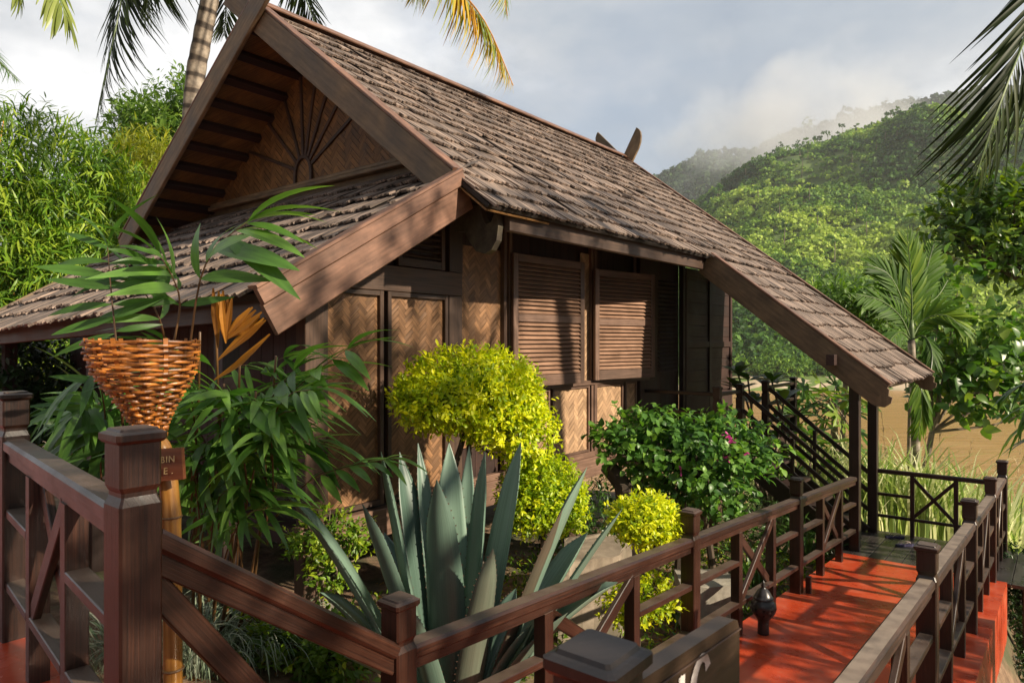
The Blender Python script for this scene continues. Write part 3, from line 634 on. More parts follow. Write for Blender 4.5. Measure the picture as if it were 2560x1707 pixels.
# front lean-to roof
def SK(a, d):                                      # a = s, d in 0..1 down the slope
    k = (a-1.9)/6.7; te = .45-.20*k; ze = .30-.25*k; return U(3.0+(te-3.0)*d, a, 1.80+(ze-1.80)*d)
kd = 3.0; NK = nrm(np.cross(SK(5, 1)-SK(5, 0), DV)); NK = NK if NK[2] > 0 else -NK
def sk0(d):                                        # where the lean-to dives under the main roof
    z = 1.80+(.30-1.80)*d/kd; return max(1.97, RS-(RZ-z-.05)/.785) if d/kd < .3 else 1.97
mb = MB(); shingles(mb, lambda a, d: SK(a, d/kd), NK, sk0, 8.6, kd, .34, .06, .16, .050); lean = mb.build('lean_to_roof', M['shingle'], cab)
mb = MB(); quadslab(mb, [SK(2.55, 0), SK(8.58, 0), SK(8.58, .985), SK(1.95, .985), SK(1.95, .29)][::-1], NK, .05); mb.build('underlay', M['under'], lean)
mb = MB(); beam(mb, SK(2.0, .93)-UP*.16, SK(8.55, .93)-UP*.16, .07, .17, UP); mb.build('eave_beam', M['house'], lean)
q0, q1 = SK(1.92, .255), SK(1.92, 1.005)
mb = MB(); beam(mb, q0-NK*.0-DV*.05, q1-NK*.0-DV*.05, .05, .12, NK, .008); beam(mb, q0+NK*.065-DV*.035, q1+NK*.065-DV*.035, .11, .025, NK, .005); mb.build('verge_trim', M['barge_red'], cab)
mb = MB(); beam(mb, q0-NK*.175-DV*.02, q1-NK*.175-DV*.02, .045, .23, NK, .008); mb.build('bargeboard', M['barge_red'], cab)
mb = MB(); beam(mb, SK(8.62, .05)-NK*.06, SK(8.62, 1.0)-NK*.06, .05, .22, NK, .008); mb.build('bargeboard', M['barge'], cab)
# eave beam on the right side and its scroll bracket
mb = MB(); beam(mb, U(2.70, 1.66, 1.065), U(7.0, 1.66, 1.065), .06, .185, UP); mb.build('eave_beam', M['house'], cab)
mb = MB(); sc_ = []
prof = [(0, .20), (.30, .16), (.34, .05), (.38, -.02), (.44, .0), (.475, .07), (.50, .06), (.52, -.05), (.50, -.17), (.44, -.25), (.36, -.28), (.26, -.25), (.18, -.16), (.12, -.06), (0, -.04)]
cpt = U(2.66, 2.22, 1.06); dd = -DV
V = [cpt+dd*x+UP*y+DU*.035 for x, y in prof]+[cpt+dd*x+UP*y-DU*.035 for x, y in prof]; n = len(prof)
mb.add(V, [np.array([[i, n+i, n+(i+1) % n, (i+1) % n] for i in range(n)])], .5, np.array(V))
import mathutils
tri = mathutils.geometry.tessellate_polygon([[Vector((x, y, 0)) for x, y in prof]])
mb.add(V, [np.array([list(t_) for t_ in tri]), np.array([[n+i for i in t_[::-1]] for t_ in tri])], .5, np.array(V)); mb.build('scroll_bracket', M['carved'], cab)
# porch roof over the stairs: near verge with beam end
mb = MB(); pa = U(TX, 1.56, zr_(1.56)); pb = SR(TX, lenE+.02); beam(mb, pa-NR*.115, pb-NR*.115, .05, .29, NR, .008); mb.build('bargeboard', M['barge'], cab)
mb = MB(); beam(mb, pa+NR*.045+DU*.03, pb+NR*.045+DU*.03, .12, .028, NR); mb.build('verge_trim', M['barge_red'], cab)
for tt in (TX, TB+.03):
    mb = MB(); c = SR(tt, lenE)-NR*.12; prof = [(-.02, .12), (.05, .11), (.09, .05), (.13, .06), (.16, .0), (.14, -.08), (.06, -.13), (-.02, -.14)]
    V = [c+DR*x+NR*y+DU*.024 for x, y in prof]+[c+DR*x+NR*y-DU*.024 for x, y in prof]; n = len(prof)
    mb.add(V, [np.arange(n), np.arange(2*n-1, n-1, -1), np.array([[i, n+i, n+(i+1) % n, (i+1) % n] for i in range(n)])], .5, np.array(V)); mb.build('scroll_end', M['barge'], cab)
mb = MB(); beam(mb, U(6.7, 0.0, -.22), U(10.2, 0.0, -.22), .09, .13, UP); mb.build('porch_beam', M['house_dark'], cab)
mb = MB(); beam(mb, SR(TX+.1, lenE-.06)-NR*.07, SR(TB-.1, lenE-.06)-NR*.07, .03, .10, NR); mb.build('eave_fascia', M['house'], cab)

# side wall facing the walkway (plane s = 2.7)
SW = 2.7; NW = -DV
def wp(t, z, off=0.): return U(t, SW-off, z)
def wbox(mb, t0, t1, z0, z1, d0, d1, ch=.004, along='z', rnd=None):
    if along == 'z': beam(mb, wp((t0+t1)/2, z0, (d0+d1)/2), wp((t0+t1)/2, z1, (d0+d1)/2), d1-d0, t1-t0, DU, ch, rnd)
    else: beam(mb, wp(t0, (z0+z1)/2, (d0+d1)/2), wp(t1, (z0+z1)/2, (d0+d1)/2), d1-d0, z1-z0, UP, ch, rnd)
tw = lambda px: tpx(px, SW); zw = lambda px, py: zpy(py, tw(px), SW)
mb = MB()
for k, t in enumerate(np.arange(1.42, 8.3, .16)): wbox(mb, t, t+.158, -1.5, zr_(2.78)-.06 if t > 3.0 else 1.60-.60*(3.0-t), -.09, -.06)
side = mb.build('side_wall', M['house_dark'], cab)
ZB = -1.515
mb = MB(); wbox(mb, 1.25, 8.4, -1.77, ZB, -.04, .055, .008, 'x'); mb.build('base_beam', M['shutter'], cab)
tA, tB_ = tw(757), tw(805)
mb = MB(); wbox(mb, tA, tB_, -1.77, 0.66, -.10, .035, .006); mb.build('corner_post', M['house'], cab)
def wframe(name, px0, px1, zt, zb, fw=.045, off=.025, mat='house', wmat='weave', w=.042):
    t0, t1 = tw(px0), tw(px1); fr = MB()
    wbox(fr, t0, t0+fw, zb, zt, -.03, off); wbox(fr, t1-fw, t1, zb, zt, -.03, off); wbox(fr, t0+fw, t1-fw, zt-fw, zt, -.03, off-.003, along='x'); wbox(fr, t0+fw, t1-fw, zb, zb+fw, -.03, off-.003, along='x')
    o = fr.build(name, M[mat], cab)
    wv = MB(); a, b = fw-.004, t1-t0-fw+.004; weave(wv, wp(t0, 0, -.022), DU, UP, NW, [(a, zb+fw), (b, zb+fw), (b, zt-fw), (a, zt-fw)], w)
    wv.add([wp(t0+a, zb+fw, -.025), wp(t0+b, zb+fw, -.025), wp(t0+b, zt-fw, -.025), wp(t0+a, zt-fw, -.025)], [[0, 1, 2, 3]], .0)
    wv.build('woven_panel', M[wmat], o); return o
ZT = zw(880, 722)
wframe('wall_panel', 805, 956, ZT, ZB+.03); wframe('wall_panel', 966, 1117, ZT, ZB+.03)
mb = MB(); wbox(mb, tB_, tw(1150), ZT+.004, ZT+.24, -.05, .03, along='x'); mb.build('door_header', M['house'], cab)
mb = MB(); wbox(mb, tw(1118), tw(1150), ZB, ZT, -.05, .032); mb.build('wall_post', M['house'], cab)
mb = MB(); wbox(mb, tw(1119), tw(1152), ZT+.245, 1.35, -.05, .03); mb.build('wall_post', M['house'], cab)
mb = MB(); t0, t1 = tw(993), tw(1110)
wbox(mb, t0, t0+.05, ZT+.25, 1.25, -.04, .02); wbox(mb, t1-.05, t1, ZT+.25, 1.25, -.04, .02); wbox(mb, t0+.05, t1-.05, ZT+.25, ZT+.33, -.04, .017, along='x')
for k in range(12):
    z = ZT+.37+k*.06; beam(mb, wp(t0+.05, z, -.01), wp(t1-.05, z, -.01), .045, .012, UP*.7+NW*.7, .002)
mb.build('vent_louvre', M['house'], cab)
mb = MB(); t0, t1 = tw(1152), tw(1256); zt = zw(1200, 618)
weave(mb, wp(0, 0, -.03), DU, UP, NW, [(t0, ZB+.4), (t1, ZB+.4), (t1, zt), (t0, zt)]); mb.add([wp(t0, ZB+.4, -.033), wp(t1, ZB+.4, -.033), wp(t1, zt, -.033), wp(t0, zt, -.033)], [[0, 1, 2, 3]], 0.); mb.build('woven_panel', M['weave'], cab)
for a_, b_, o_ in ((1256, 1263, .03), (1266, 1274, .045), (1476, 1481, .02), (1482, 1489, .03), (1588, 1594, -.018)): mb = MB(); wbox(mb, tw(a_), tw(b_), ZB, 1.25, -.04, o_); mb.build('wall_post', M['shutter'], cab)
mb = MB(); t0, t1 = tw(1455), tw(1477); zs = zw(1472, 953)
weave(mb, wp(0, 0, -.03), DU, UP, NW, [(t0, zs), (t1, zs), (t1, 1.15), (t0, 1.15)]); mb.add([wp(t0, zs, -.034), wp(t1, zs, -.034), wp(t1, 1.15, -.034), wp(t0, 1.15, -.034)], [[0, 1, 2, 3]], 0.); mb.build('woven_panel', M['weave_pale'], cab)
mb = MB(); wbox(mb, tw(1274), tw(1620), zs-.05, zs+.012, -.04, .034, .006, 'x'); wbox(mb, tw(1150), tw(1620), ZB+.0, ZB+.07, -.04, .03, .006, 'x'); mb.build('window_sill', M['shutter'], cab)
edges = [1274, 1335, 1378, 1475, 1481, 1559, 1561, 1622]
for a, b in ((1278, 1333), (1339, 1374), (1381, 1473), (1479, 1557), (1563, 1591)): wframe('wall_panel', a, b, zs-.053, ZB+.072, .03, .012, 'shutter', 'weave_pale', .050)
# shutters (hinged at the left, standing a little open)
def shutter(px0, px1, pyt, pyb, pyrail, s0, s1):
    t0, t1 = tpx(px0, s0), tpx(px1, s1); zt = zpy(pyt, t0, s0); zb = zpy(pyb, (t0+t1)/2, (s0+s1)/2); zm = zpy(pyrail, (t0+t1)/2, (s0+s1)/2)
    P0 = U(t0, s0, 0); P1 = U(t1, s1, 0); A = nrm(P1-P0); W_ = np.linalg.norm(P1-P0); Nn = nrm(np.cross(A, UP)); fw = .082
    mb = MB()
    def bx(x0, x1, z0, z1, al='z', th=.042):
        if al == 'z': beam(mb, P0+A*(x0+x1)/2+UP*z0, P0+A*(x0+x1)/2+UP*z1, th, x1-x0, A, .005)
        else: beam(mb, P0+A*x0+UP*(z0+z1)/2, P0+A*x1+UP*(z0+z1)/2, th, z1-z0, UP, .005)
    bx(0, fw, zb, zt); bx(W_-fw, W_, zb, zt); bx(fw, W_-fw, zb, zb+.13, 'x', .038); bx(fw, W_-fw, zt-.09, zt, 'x', .038); bx(fw, W_-fw, zm-.045, zm+.045, 'x', .038)
    o = mb.build('shutter', M['shutter'], cab); mb = MB()
    for z0, z1 in ((zb+.13, zm-.045), (zm+.045, zt-.09)):
        n = int((z1-z0)/.047)
        for k in range(n):
            z = z0+(k+.5)*(z1-z0)/n; beam(mb, P0+A*fw+UP*z, P0+A*(W_-fw)+UP*z, .050, .009, UP*.72+Nn*.69, .002)
    mb.build('louvre', M['louvre'], o)
    mb = MB(); beam(mb, P0+A*fw+UP*(zb+zt)/2-Nn*.024, P0+A*(W_-fw)+UP*(zb+zt)/2-Nn*.024, .004, zt-zb-.2, UP, .001); mb.build('backing', M['under'], o)
shutter(1281, 1459, 632, 963, 797, 2.62, 2.52)
shutter(1486, 1635, 672, 946, 806, 2.62, 2.40)
# dark end of the cabin behind the porch
for a_, b_, o_ in ((tw(1598), tw(1640), .02), (8.42, 8.5, .04)): mb = MB(); wbox(mb, a_, b_, -1.55, 1.3, -.04, o_); mb.build('wall_post', M['house_dark'], cab)
mb = MB(); t0, t1 = tw(1652), tw(1697)
for k in range(22): z = zw(1675, 925)+k*.066; beam(mb, wp(t0, z, -.03), wp(t1, z, -.03), .05, .01, UP*.7+NW*.7, .002)
mb.build('vent_louvre', M['house_dark'], cab)
mb = MB(); t0, t1 = 8.56, 10.55
for a, b in ((t0, t0+.08), (t1-.08, t1), ((t0+t1)/2-.05, (t0+t1)/2+.05)): wbox(mb, a, b, -1.58, 1.2, -.02, .03)
for z0, z1 in ((-1.58, -.9), (-.1, .0), (1.1, 1.2)): wbox(mb, t0+.08, t1-.08, z0, z1, -.018, .025, along='x')
for k in range(11): z = -.87+k*.19; wbox(mb, t0+.08, t1-.08, z, z+.186, -.02, .0, .004, 'x')
wbox(mb, t0, t1, -1.58, 1.2, -.06, -.03, along='x'); mb.build('folding_shutter', M['house_dark'], cab)
# dark boards added for the open porch's shade, then floor, veranda, stilts
mb = MB()
for k, s in enumerate(np.arange(2.8, 8.3, .2)): beam(mb, U(1.5, s+.1, -1.5), U(1.5, s+.1, .75), .03, .196, DV, .004)
mb.build('porch_shade_boards', M['house_dark'], cab)
for s in (2.85, 5.4, 8.2): mb = MB(); beam(mb, U(.75, s, -2.6), U(.75, s, .28), .14, .14, DU); mb.build('porch_post', M['house_dark'], cab)
mb = MB(); quadslab(mb, [U(1.3, 2.75, -1.55), U(8.4, 2.75, -1.55), U(8.4, 8.3, -1.55), U(1.3, 8.3, -1.55)], UP, .16); quadslab(mb, [U(7.1, 1.5, -1.58), U(10.5, 1.5, -1.58), U(10.5, 2.74, -1.58), U(7.1, 2.74, -1.58)], UP, .14); mb.build('floor', M['house_dark'], cab)
mb = MB(); quadslab(mb, [U(8.5, 8.3, -1.5), U(8.5, 3.0, -1.5), U(8.5, 3.0, 2.0), U(8.5, RS, 3.3), U(8.5, 8.3, 1.2)], DU, .05); quadslab(mb, [U(1.5, 8.3, -1.5), U(8.5, 8.3, -1.5), U(8.5, 8.3, 1.2), U(1.5, 8.3, .9)], DV, .05); mb.build('rear_wall', M['house_dark'], cab)
for k, (t, s) in enumerate(((1.42, 2.79), (3.3, 2.79), (5.3, 2.79), (7.2, 2.79), (7.2, 1.62), (8.0, 1.62), (10.3, 1.62), (10.3, 2.79), (1.42, 5.5), (1.42, 8.1), (5.3, 8.1), (8.4, 8.1), (5.3, 5.5))):
    p = U(t, s, 0); g_ = gz(p[0], p[1]); mb = MB(); beam(mb, (p[0], p[1], g_-.1), (p[0], p[1], -1.6 if k else -1.69), .15, .15, DU, .008); o = mb.build('stilt', M['house'], cab)
    if k in (0, 1, 2): mb = MB(); beam(mb, (p[0], p[1], g_-.08), (p[0], p[1], g_+.09), .52, .52, DU, .012); mb.build('footing', M['stone'], o)
# two tall posts under the porch roof
EP, FP = U(7.93, 0, 0), U(9.02, 0, 0); ZD = -2.754
for p in (EP, FP):
    mb = MB(); ring_stack(mb, np.array([p[0], p[1], gz(p[0], p[1])-.1]), [(0, .062), (-.27-gz(p[0], p[1])+.1, .062)], chf=.1); mb.build('roof_post', M['black_wood'], cab)
# veranda railing
def rail3(mb, a, b, zs_, w=.06, h=.05):
    for z in zs_: beam(mb, a+UP*z, b+UP*z, w, h, UP, .006)
Q = U(7.14, 1.56, 0); S1 = U(7.93, 1.54, 0); S2 = U(9.02, 1.54, 0); S3 = U(10.45, 1.54, 0)
zr3 = (-.73, -1.0, -1.28)
for a, b in ((Q, U(7.14, 2.66, 0)), (Q, S1), (S2, S3)):
    for z in zr3: mb = MB(); rail3(mb, a, b, (z,)); mb.build('veranda_rail', M['black_wood'], cab)
for p, m_ in ((Q, 'house'), (S1, 'black_wood'), (S2, 'black_wood'), (S3, 'black_wood')):
    mb = MB(); post(mb, np.array([p[0], p[1], -1.75]), 1.75-.62, .05); mb.build('veranda_post', M[m_], cab)

# staircase up to the veranda
st = thing('wooden_staircase', 'steep dark timber stairs with three sloping rails each side up to the veranda', 'staircase', U(8.5, .8, -2.75))
for tt in (8.0, 8.95):
    mb = MB(); beam(mb, U(tt, .10, ZD-.02), U(tt, 1.58, -1.70), .05, .25, UP); mb.build('stringer', M['black_wood'], st)
for k in range(4):
    s = .34+k*.30; z = ZD+.23*(k+1); mb = MB(); beam(mb, U(8.03, s, z), U(8.92, s, z), .26, .04, UP); mb.build('tread', M['house_dark'], st)
for tt in (7.93, 9.02):
    for dz in (0, -.27, -.54):
        mb = MB(); beam(mb, U(tt, 1.49, -.74+dz), U(tt, .06, -1.90+dz), .045, .06, UP, .012); mb.build('handrail', M['black_wood'], st)
    mb = MB(); beam(mb, U(tt, .80, -1.32-.03), U(tt, .80, -2.0), .05, .05, DU); mb.build('baluster', M['black_wood'], st)

# ------------------------------------------------------------------ walkways
SLP = .0637
def dz_(t): return -2.25-SLP*max(0, t)
RW = 1.5
mb = MB()
def slab(mb, P, depth):
    P = np.array(P); B = P.copy(); B[:, 2] -= depth; n = len(P); V = np.concatenate([P, B])
    mb.add(V, [np.arange(n)[::-1], np.arange(n, 2*n), np.array([[i, (i+1) % n, n+(i+1) % n, n+i] for i in range(n)])], .5, V)
slab(mb, [U(-.05, .09, dz_(0)), U(7.62, .09, dz_(7.62)), U(7.62, -RW-.15, dz_(7.62)), U(-.05, -RW-.15, dz_(0))], 2.2)
tag(mb.build('red_ramp', M['red']), kind='structure')
PA = np.array([-1.085, 1.955, -1.45]); PL = np.array([-2.455, 3.36, -1.45]); dAL = nrm(PL-PA); nAL = np.array([-dAL[1], dAL[0], 0]); nAL = nAL if nAL[1] > 0 else -nAL
mb = MB(); slab(mb, [PL+dAL*9+nAL*.09, PA-dAL*.06+nAL*.09, U(-1.02, -.12, -1.45), U(-1.02, -8, -1.45), U(-3.6, -8, -1.45), U(-3.6, 14, -1.45)][::-1], 1.3); tag(mb.build('red_walkway', M['red']), kind='structure')
mb = MB()
for k in range(3): slab(mb, [U(-1.015+.32*k, .04, -1.65-.2*k), U(-.70+.32*k, .04, -1.65-.2*k), U(-.70+.32*k, -RW-.1, -1.65-.2*k), U(-1.015+.32*k, -RW-.1, -1.65-.2*k)], .9)
tag(mb.build('red_steps', M['red']), kind='structure')
pf = thing('landing_platform', 'dark wet plank landing at the foot of the stairs beside the red ramp', 'deck', U(8.4, -.8, ZD-.1))
mb = MB()
for k in range(11):
    s = .16-k*.185; beam(mb, U(7.64, s-.09, ZD-.02), U(9.16, s-.09, ZD-.02), .178, .04, UP, .004)
mb.build('plank', M['deck'], pf)
mb = MB(); beam(mb, U(9.14, .2, ZD-.13), U(9.14, -1.9, ZD-.13), .06, .18, UP); beam(mb, U(7.7, -1.86, ZD-.13), U(9.3, -1.86, ZD-.13), .06, .18, UP); mb.build('edge_beam', M['black_wood'], pf)
for t, s in ((9.05, -1.7), (7.8, -1.84), (9.05, 0.)):
    p = U(t, s, 0); g_ = gz(p[0], p[1]); mb = MB(); beam(mb, (p[0], p[1], g_-.1), (p[0], p[1], ZD-.05), .11, .11, DU); mb.build('leg', M['black_wood'], pf)
# ------------------------------------------------------------------ railings
HR = .945
def section(root, p0, p1, full=True, mat='rail', fr=(.357, .692), lo=.27, mid=.62, hmat=None):
    d = nrm(p1-p0); d0 = nrm(np.array([d[0], d[1], 0])); L_ = np.linalg.norm(p1-p0); a = p0+d*.05; b = p1-d*.05
    mb = MB(); beam(mb, a+UP*(HR+.0), b+UP*(HR+.0), .098, .062, UP, .013); beam(mb, a+UP*(HR-.052), b+UP*(HR-.052), .062, .046, UP, .004); mb.build('handrail', M[hmat or mat], root)
    if not full: return
    u0, u1 = p0+(p1-p0)*fr[0], p0+(p1-p0)*fr[1]
    for p in (u0, u1): mb = MB(); ring_stack(mb, p, [(0, .038), (HR-.07, .038)], d0, nrm(np.cross(UP, d0)), .06); mb.build('upright', M[mat], root)
    hw = .036
    for q0, q1, zs_ in ((a, u0-d*hw, (mid, lo)), (u1+d*hw, b, (mid, lo)), (u0+d*hw, u1-d*hw, (lo,))):
        for z in zs_: mb = MB(); beam(mb, q0+UP*z, q1+UP*z, .078, .040, UP, .004); mb.build('rail', M[mat], root)
    nl = MB(); so = nrm(np.cross(d, UP))
    for q in (a+d*.03, b-d*.03, u0, u1):
        for sd in (-1, 1):
            c = q+UP*(HR-.055)+so*sd*.0315+d*rng.normal(0, .006); ring = [c+d*.0045*math.cos(k*1.047)+UP*.0045*math.sin(k*1.047)+so*sd*.0012 for k in range(6)]; nl.add(ring, [np.arange(6) if sd < 0 else np.arange(6)[::-1]], .5)
    nl.build('nail_head', M['ceramic'], root)
    x0, x1 = u0+d*.03, u1-d*.03; sd = nrm(np.cross(d, UP))*.0165
    mb = MB(); beam(mb, x0+UP*(lo+.02)+sd, x1+UP*(HR-.085)+sd, .032, .075, UP, .004); mb.build('cross_brace', M[mat], root)
    mb = MB(); beam(mb, x0+UP*(HR-.085)-sd, x1+UP*(lo+.02)-sd, .032, .075, UP, .004); mb.build('cross_brace', M[mat], root)
def railing(name, label, pts, heights, mat='rail', a=.056, secs=None, hmat=None):
    root = thing(name, label, 'railing', pts[0])
    for p, h in zip(pts, heights):
        if h: mb = MB(); post(mb, p, h, a); mb.build('post', M[mat], root)
    for i in range(len(pts)-1):
        if secs is None or secs[i]: section(root, pts[i], pts[i+1], mat=mat, hmat=hmat)
    return root
PT = [U(t, 0, dz_(t)) for t in (-.03, 2.83, 5.4, 7.88)]
r1 = railing('ramp_railing', 'brown timber railing along the garden side of the red ramp, post nearest the agave', PT, (1.185, 1.185, 1.185, 0))
PR = [U(t, -RW, dz_(t)) for t in (.08, 2.97, 5.38, 7.55)]+[U(9.05, -RW-.02, ZD)]
r2 = railing('ramp_railing', 'brown timber railing on the outer edge of the red ramp, dusty pale handrail on top', PR, (1.185,)*4+(1.2,), hmat='rail_dusty')
PA = np.array([-1.085, 1.955, -1.45]); PL = np.array([-2.455, 3.36, -1.45])
r3 = railing('walkway_railing', 'big near brown railing with capped post in front of the cane basket', [PA, PL, PL+(PL-PA)*1.05], (1.205, 1.205, 1.205), a=.058)
# stair rail from the near post down to the ramp
sr = thing('stair_railing', 'sloping brown handrail with one diagonal brace running down behind the near capped post', 'railing', PA)
a_, b_ = PA+UP*(HR-.03), PT[0]+UP*(HR+.0); d = nrm(b_-a_)
mb = MB(); beam(mb, a_+d*.06, b_-d*.06, .098, .06, UP, .012); beam(mb, a_+d*.06-UP*.062, b_-d*.06-UP*.062, .062, .07, UP, .004); mb.build('handrail', M['rail'], sr)
mb = MB(); beam(mb, a_+d*.05-UP*.13, PT[0]+UP*.28-d*.25, .034, .08, UP, .004); mb.build('cross_brace', M['rail'], sr)
mb = MB(); beam(mb, PA+UP*.22, PT[0]+UP*.25, .07, .042, UP, .004); mb.build('rail', M['rail'], sr)
# back rail of the landing
bk = thing('landing_railing', 'thin black railing with a cross brace at the river side of the landing', 'railing', U(9.05, -.8, ZD))
B0, B1 = U(9.05, -.06, ZD), U(9.05, -RW, ZD)
for z in (.89,): mb = MB(); beam(mb, B0+UP*z, B1+UP*z, .07, .06, UP, .01); mb.build('handrail', M['black_wood'], bk)
v0, v1 = B0+(B1-B0)*.30, B0+(B1-B0)*.66
for p in (v0, v1): mb = MB(); ring_stack(mb, p, [(0, .026), (.86, .026)], chf=.08); mb.build('upright', M['black_wood'], bk)
for z in (.25,): mb = MB(); beam(mb, B0+UP*z, B1+UP*z, .045, .04, UP); mb.build('rail', M['black_wood'], bk)
for p, q in ((B0, v0), (v1, B1)): mb = MB(); beam(mb, p+UP*.56, q+UP*.56, .045, .04, UP); mb.build('rail', M['black_wood'], bk)
for za, zb in ((.27, .84), (.84, .27)): mb = MB(); beam(mb, v0+UP*za, v1+UP*zb, .034, .045, UP, .004); mb.build('cross_brace', M['black_wood'], bk)
# number post and board
PC = np.array([.143, 1.135, -1.70]); np_ = thing('newel_post', 'dark polished post cap close to the camera at the ramp entrance', 'post', PC)
mb = MB(); post(mb, PC, 1.195, .058); mb.build('post', M['black_wood'], np_)
nb = thing('number_board', 'brown plank board with worn white number 16 fixed to the dark entrance post', 'sign', PC+DU*.28+UP*.8)
mb = MB(); o0 = PC+UP*0; zt = 1.12
BO = np.array([.175, 1.135, 0]); b0 = BO+DU*.035; b1 = BO+DU*.50; zt0, zt1 = -.575, -.605
tk = .018
V = []
for off in (-tk, tk):
    n_ = -DV*off
    V += [b0+n_+UP*(-1.05), b1+n_+UP*(-1.08), b1+n_+UP*(zt1-.03), b1-DU*.012+n_+UP*(zt1-.008), b1-DU*.035+n_+UP*zt1, b0+n_+UP*zt0]
T = [((v[2])*1., float(np.dot(v, DU)), .3) for v in V]; T = [(t_[1], t_[0], .3) for t_ in T]
mb.add(V, [np.arange(6)[::-1], np.arange(6, 12), np.array([[i, (i+1) % 6, 6+(i+1) % 6, 6+i] for i in range(6)])], .5, T); mb.build('board', M['board'], nb)
mb = MB(); beam(mb, b0+UP*(zt0-.03)-DV*.020, b1+UP*(zt1-.03)-DV*.020, .004, .004, UP, .001); mb.build('groove', M['house'], nb)
def stroke(mb, pts, wid, O, A, B, N):
    P = curve(pts, 26); W_ = np.interp(np.linspace(0, 1, 26), np.linspace(0, 1, len(wid)), wid); t = nrm(np.gradient(P, axis=0)); s = np.stack([-t[:, 1], t[:, 0]], 1)
    a, b = P+s*W_[:, None]/2, P-s*W_[:, None]/2; V = np.concatenate([O+A*a[:, :1]+B*a[:, 1:], O+A*b[:, :1]+B*b[:, 1:]])
    V = np.concatenate([V+N*.0015, V]); n = 26
    mb.add(V, [np.array([[i, i+1, n+i+1, n+i] for i in range(n-1)])], .5, V)
zo = -.625
for ch in '16':
    mb = MB(); kx = .176 if ch == '1' else .226; O = BO+DU*kx+UP*zo-DV*.0185; O = O-DV*.0; N = -DV
    if ch == '1': stroke(mb, [(.028, -.002), (.026, -.08), (.024, -.155)], [.026, .026, .026], O, DU, UP, N); stroke(mb, [(.004, -.032), (.016, -.016), (.028, -.002)], [.004, .010, .012], O+N*.0006, DU, UP, N); stroke(mb, [(.005, -.158), (.045, -.158)], [.006, .006], O+N*.0006, DU, UP, N)
    else: stroke(mb, [(.098, -.030), (.088, -.008), (.062, -.001), (.033, -.026), (.022, -.075), (.026, -.125), (.055, -.158), (.085, -.14), (.094, -.105), (.078, -.075), (.052, -.072), (.030, -.095)], [.026, .018, .018, .028, .034, .030, .016, .020, .030, .024, .012, .008], O, DU, UP, N)
    mb.build('numeral', M['letter_white'], nb)
# ------------------------------------------------------------------ small objects
# cane basket bin on a bamboo pole with a sign board
bx_, by_ = -1.42, 2.62
bz_top = at(0, 846, by_)[2]
bin_ = thing('basket_bin', 'orange varnished cane basket bin shaped like a funnel on a yellow bamboo pole', 'bin', (bx_, by_, -2.25))
base_p = at(432, 1700, 2.55); top_p = np.array([bx_+.035, by_, bz_top-.40])
mb = MB(); Pp = curve([base_p-UP*.8, base_p, at(428, 1300, 2.58), at(408, 1130, 2.6), top_p], 40); 
zz = Pp[:, 2]; rad = np.full(40, .034)
for zn in (at(0, 1292, 2.58)[2], at(0, 1660, 2.56)[2], -2.0): rad = rad+.004*np.exp(-((zz-zn)/.018)**2)
tube(mb, Pp, rad, 14); mb.build('pole', M['bamboo'], bin_, smooth=True)
for zn in (1292, 1662):
    mb = MB(); c = at(429, zn, 2.575); i = np.argmin(np.abs(zz-c[2])); lathe(mb, (Pp[i][0], Pp[i][1], c[2]), [(-.004, .0385), (0, .041), (.004, .0385)], 14); mb.build('node_ring', M['cane'], bin_)
HB = .385; cB = np.array([bx_, by_, bz_top]); cBot = np.array([bx_+.035, by_, bz_top-HB])
def br(h): return np.interp(h, [0, .06, .128, .18, .235, .29, .335, .385, .47], [.194, .188, .172, .143, .105, .074, .053, .042, .030])
def bc(h): return cB+(cBot-cB)*np.clip(h/HB, 0, 1)+UP*(-max(0, h-HB))
bsk = MB(); NS = 14
for k in range(NS):
    a = 2*math.pi*(k+.5)/NS; hs = np.concatenate([np.linspace(-.022-.012*rng.random(), .385, 16), [.43, .47]])
    P = np.array([bc(h)+np.array([math.cos(a), math.sin(a), 0])*br(max(h, 0)) for h in hs])
    tn = np.array([-math.sin(a), math.cos(a), 0])
    ribbon(bsk, P, np.interp(hs, [0, .385, .47], [.017, .013, .011]), np.array([math.cos(a), math.sin(a), 0])+UP*.2, 0, .007, 3, rng.random())
b_o = bsk.build('stake', M['basket'], bin_); wv = MB()
NR_ = 29
for i in range(NR_):
    h = .012+i*(HB-.02)/(NR_-1); r0 = br(h); m = NS*6; r = rng.random(); V, T = [], []
    for q in range(m):
        a = 2*math.pi*q/m; rr = r0+.0105*math.sin(a*NS/2*1+ (0 if i % 2 else math.pi))*1.0; wob = .0025*math.sin(a*5+i*1.7); c = bc(h)
        for dr, dz in ((.004, -.0047), (.0055, 0), (.004, .0047), (-.004, .0047), (-.004, -.0047)):
            V.append(c+np.array([math.cos(a)*(rr+dr), math.sin(a)*(rr+dr), dz+wob])); T.append((q/m*2*math.pi*r0+r*11, dz+r*3, r))
    Fs = [[q*5+e, ((q+1) % m)*5+e, ((q+1) % m)*5+(e+1) % 5, q*5+(e+1) % 5] for q in range(m) for e in range(5)]
    rn = np.repeat(np.clip(.5+.35*np.sin(np.arange(m)*.9+i*2.1)+rng.normal(0, .1, m), 0, 1), 5)
    wv.add(V, [np.array(Fs)], rn, T)
wv.build('weave', M['basket'], bin_)
sg = thing('sign_board', 'small reddish wooden sign board on the bamboo pole reading BIN in gold letters', 'sign', at(365, 1170, 2.53))
s00, s10, s11, s01 = at(274, 1213, 2.54), at(458, 1198, 2.50), at(453, 1119, 2.50), at(275, 1130, 2.54)
mb = MB(); A = nrm(s10-s00); B = nrm(s01-s00); N = nrm(np.cross(A, B)); N = N if N[1] < 0 else -N
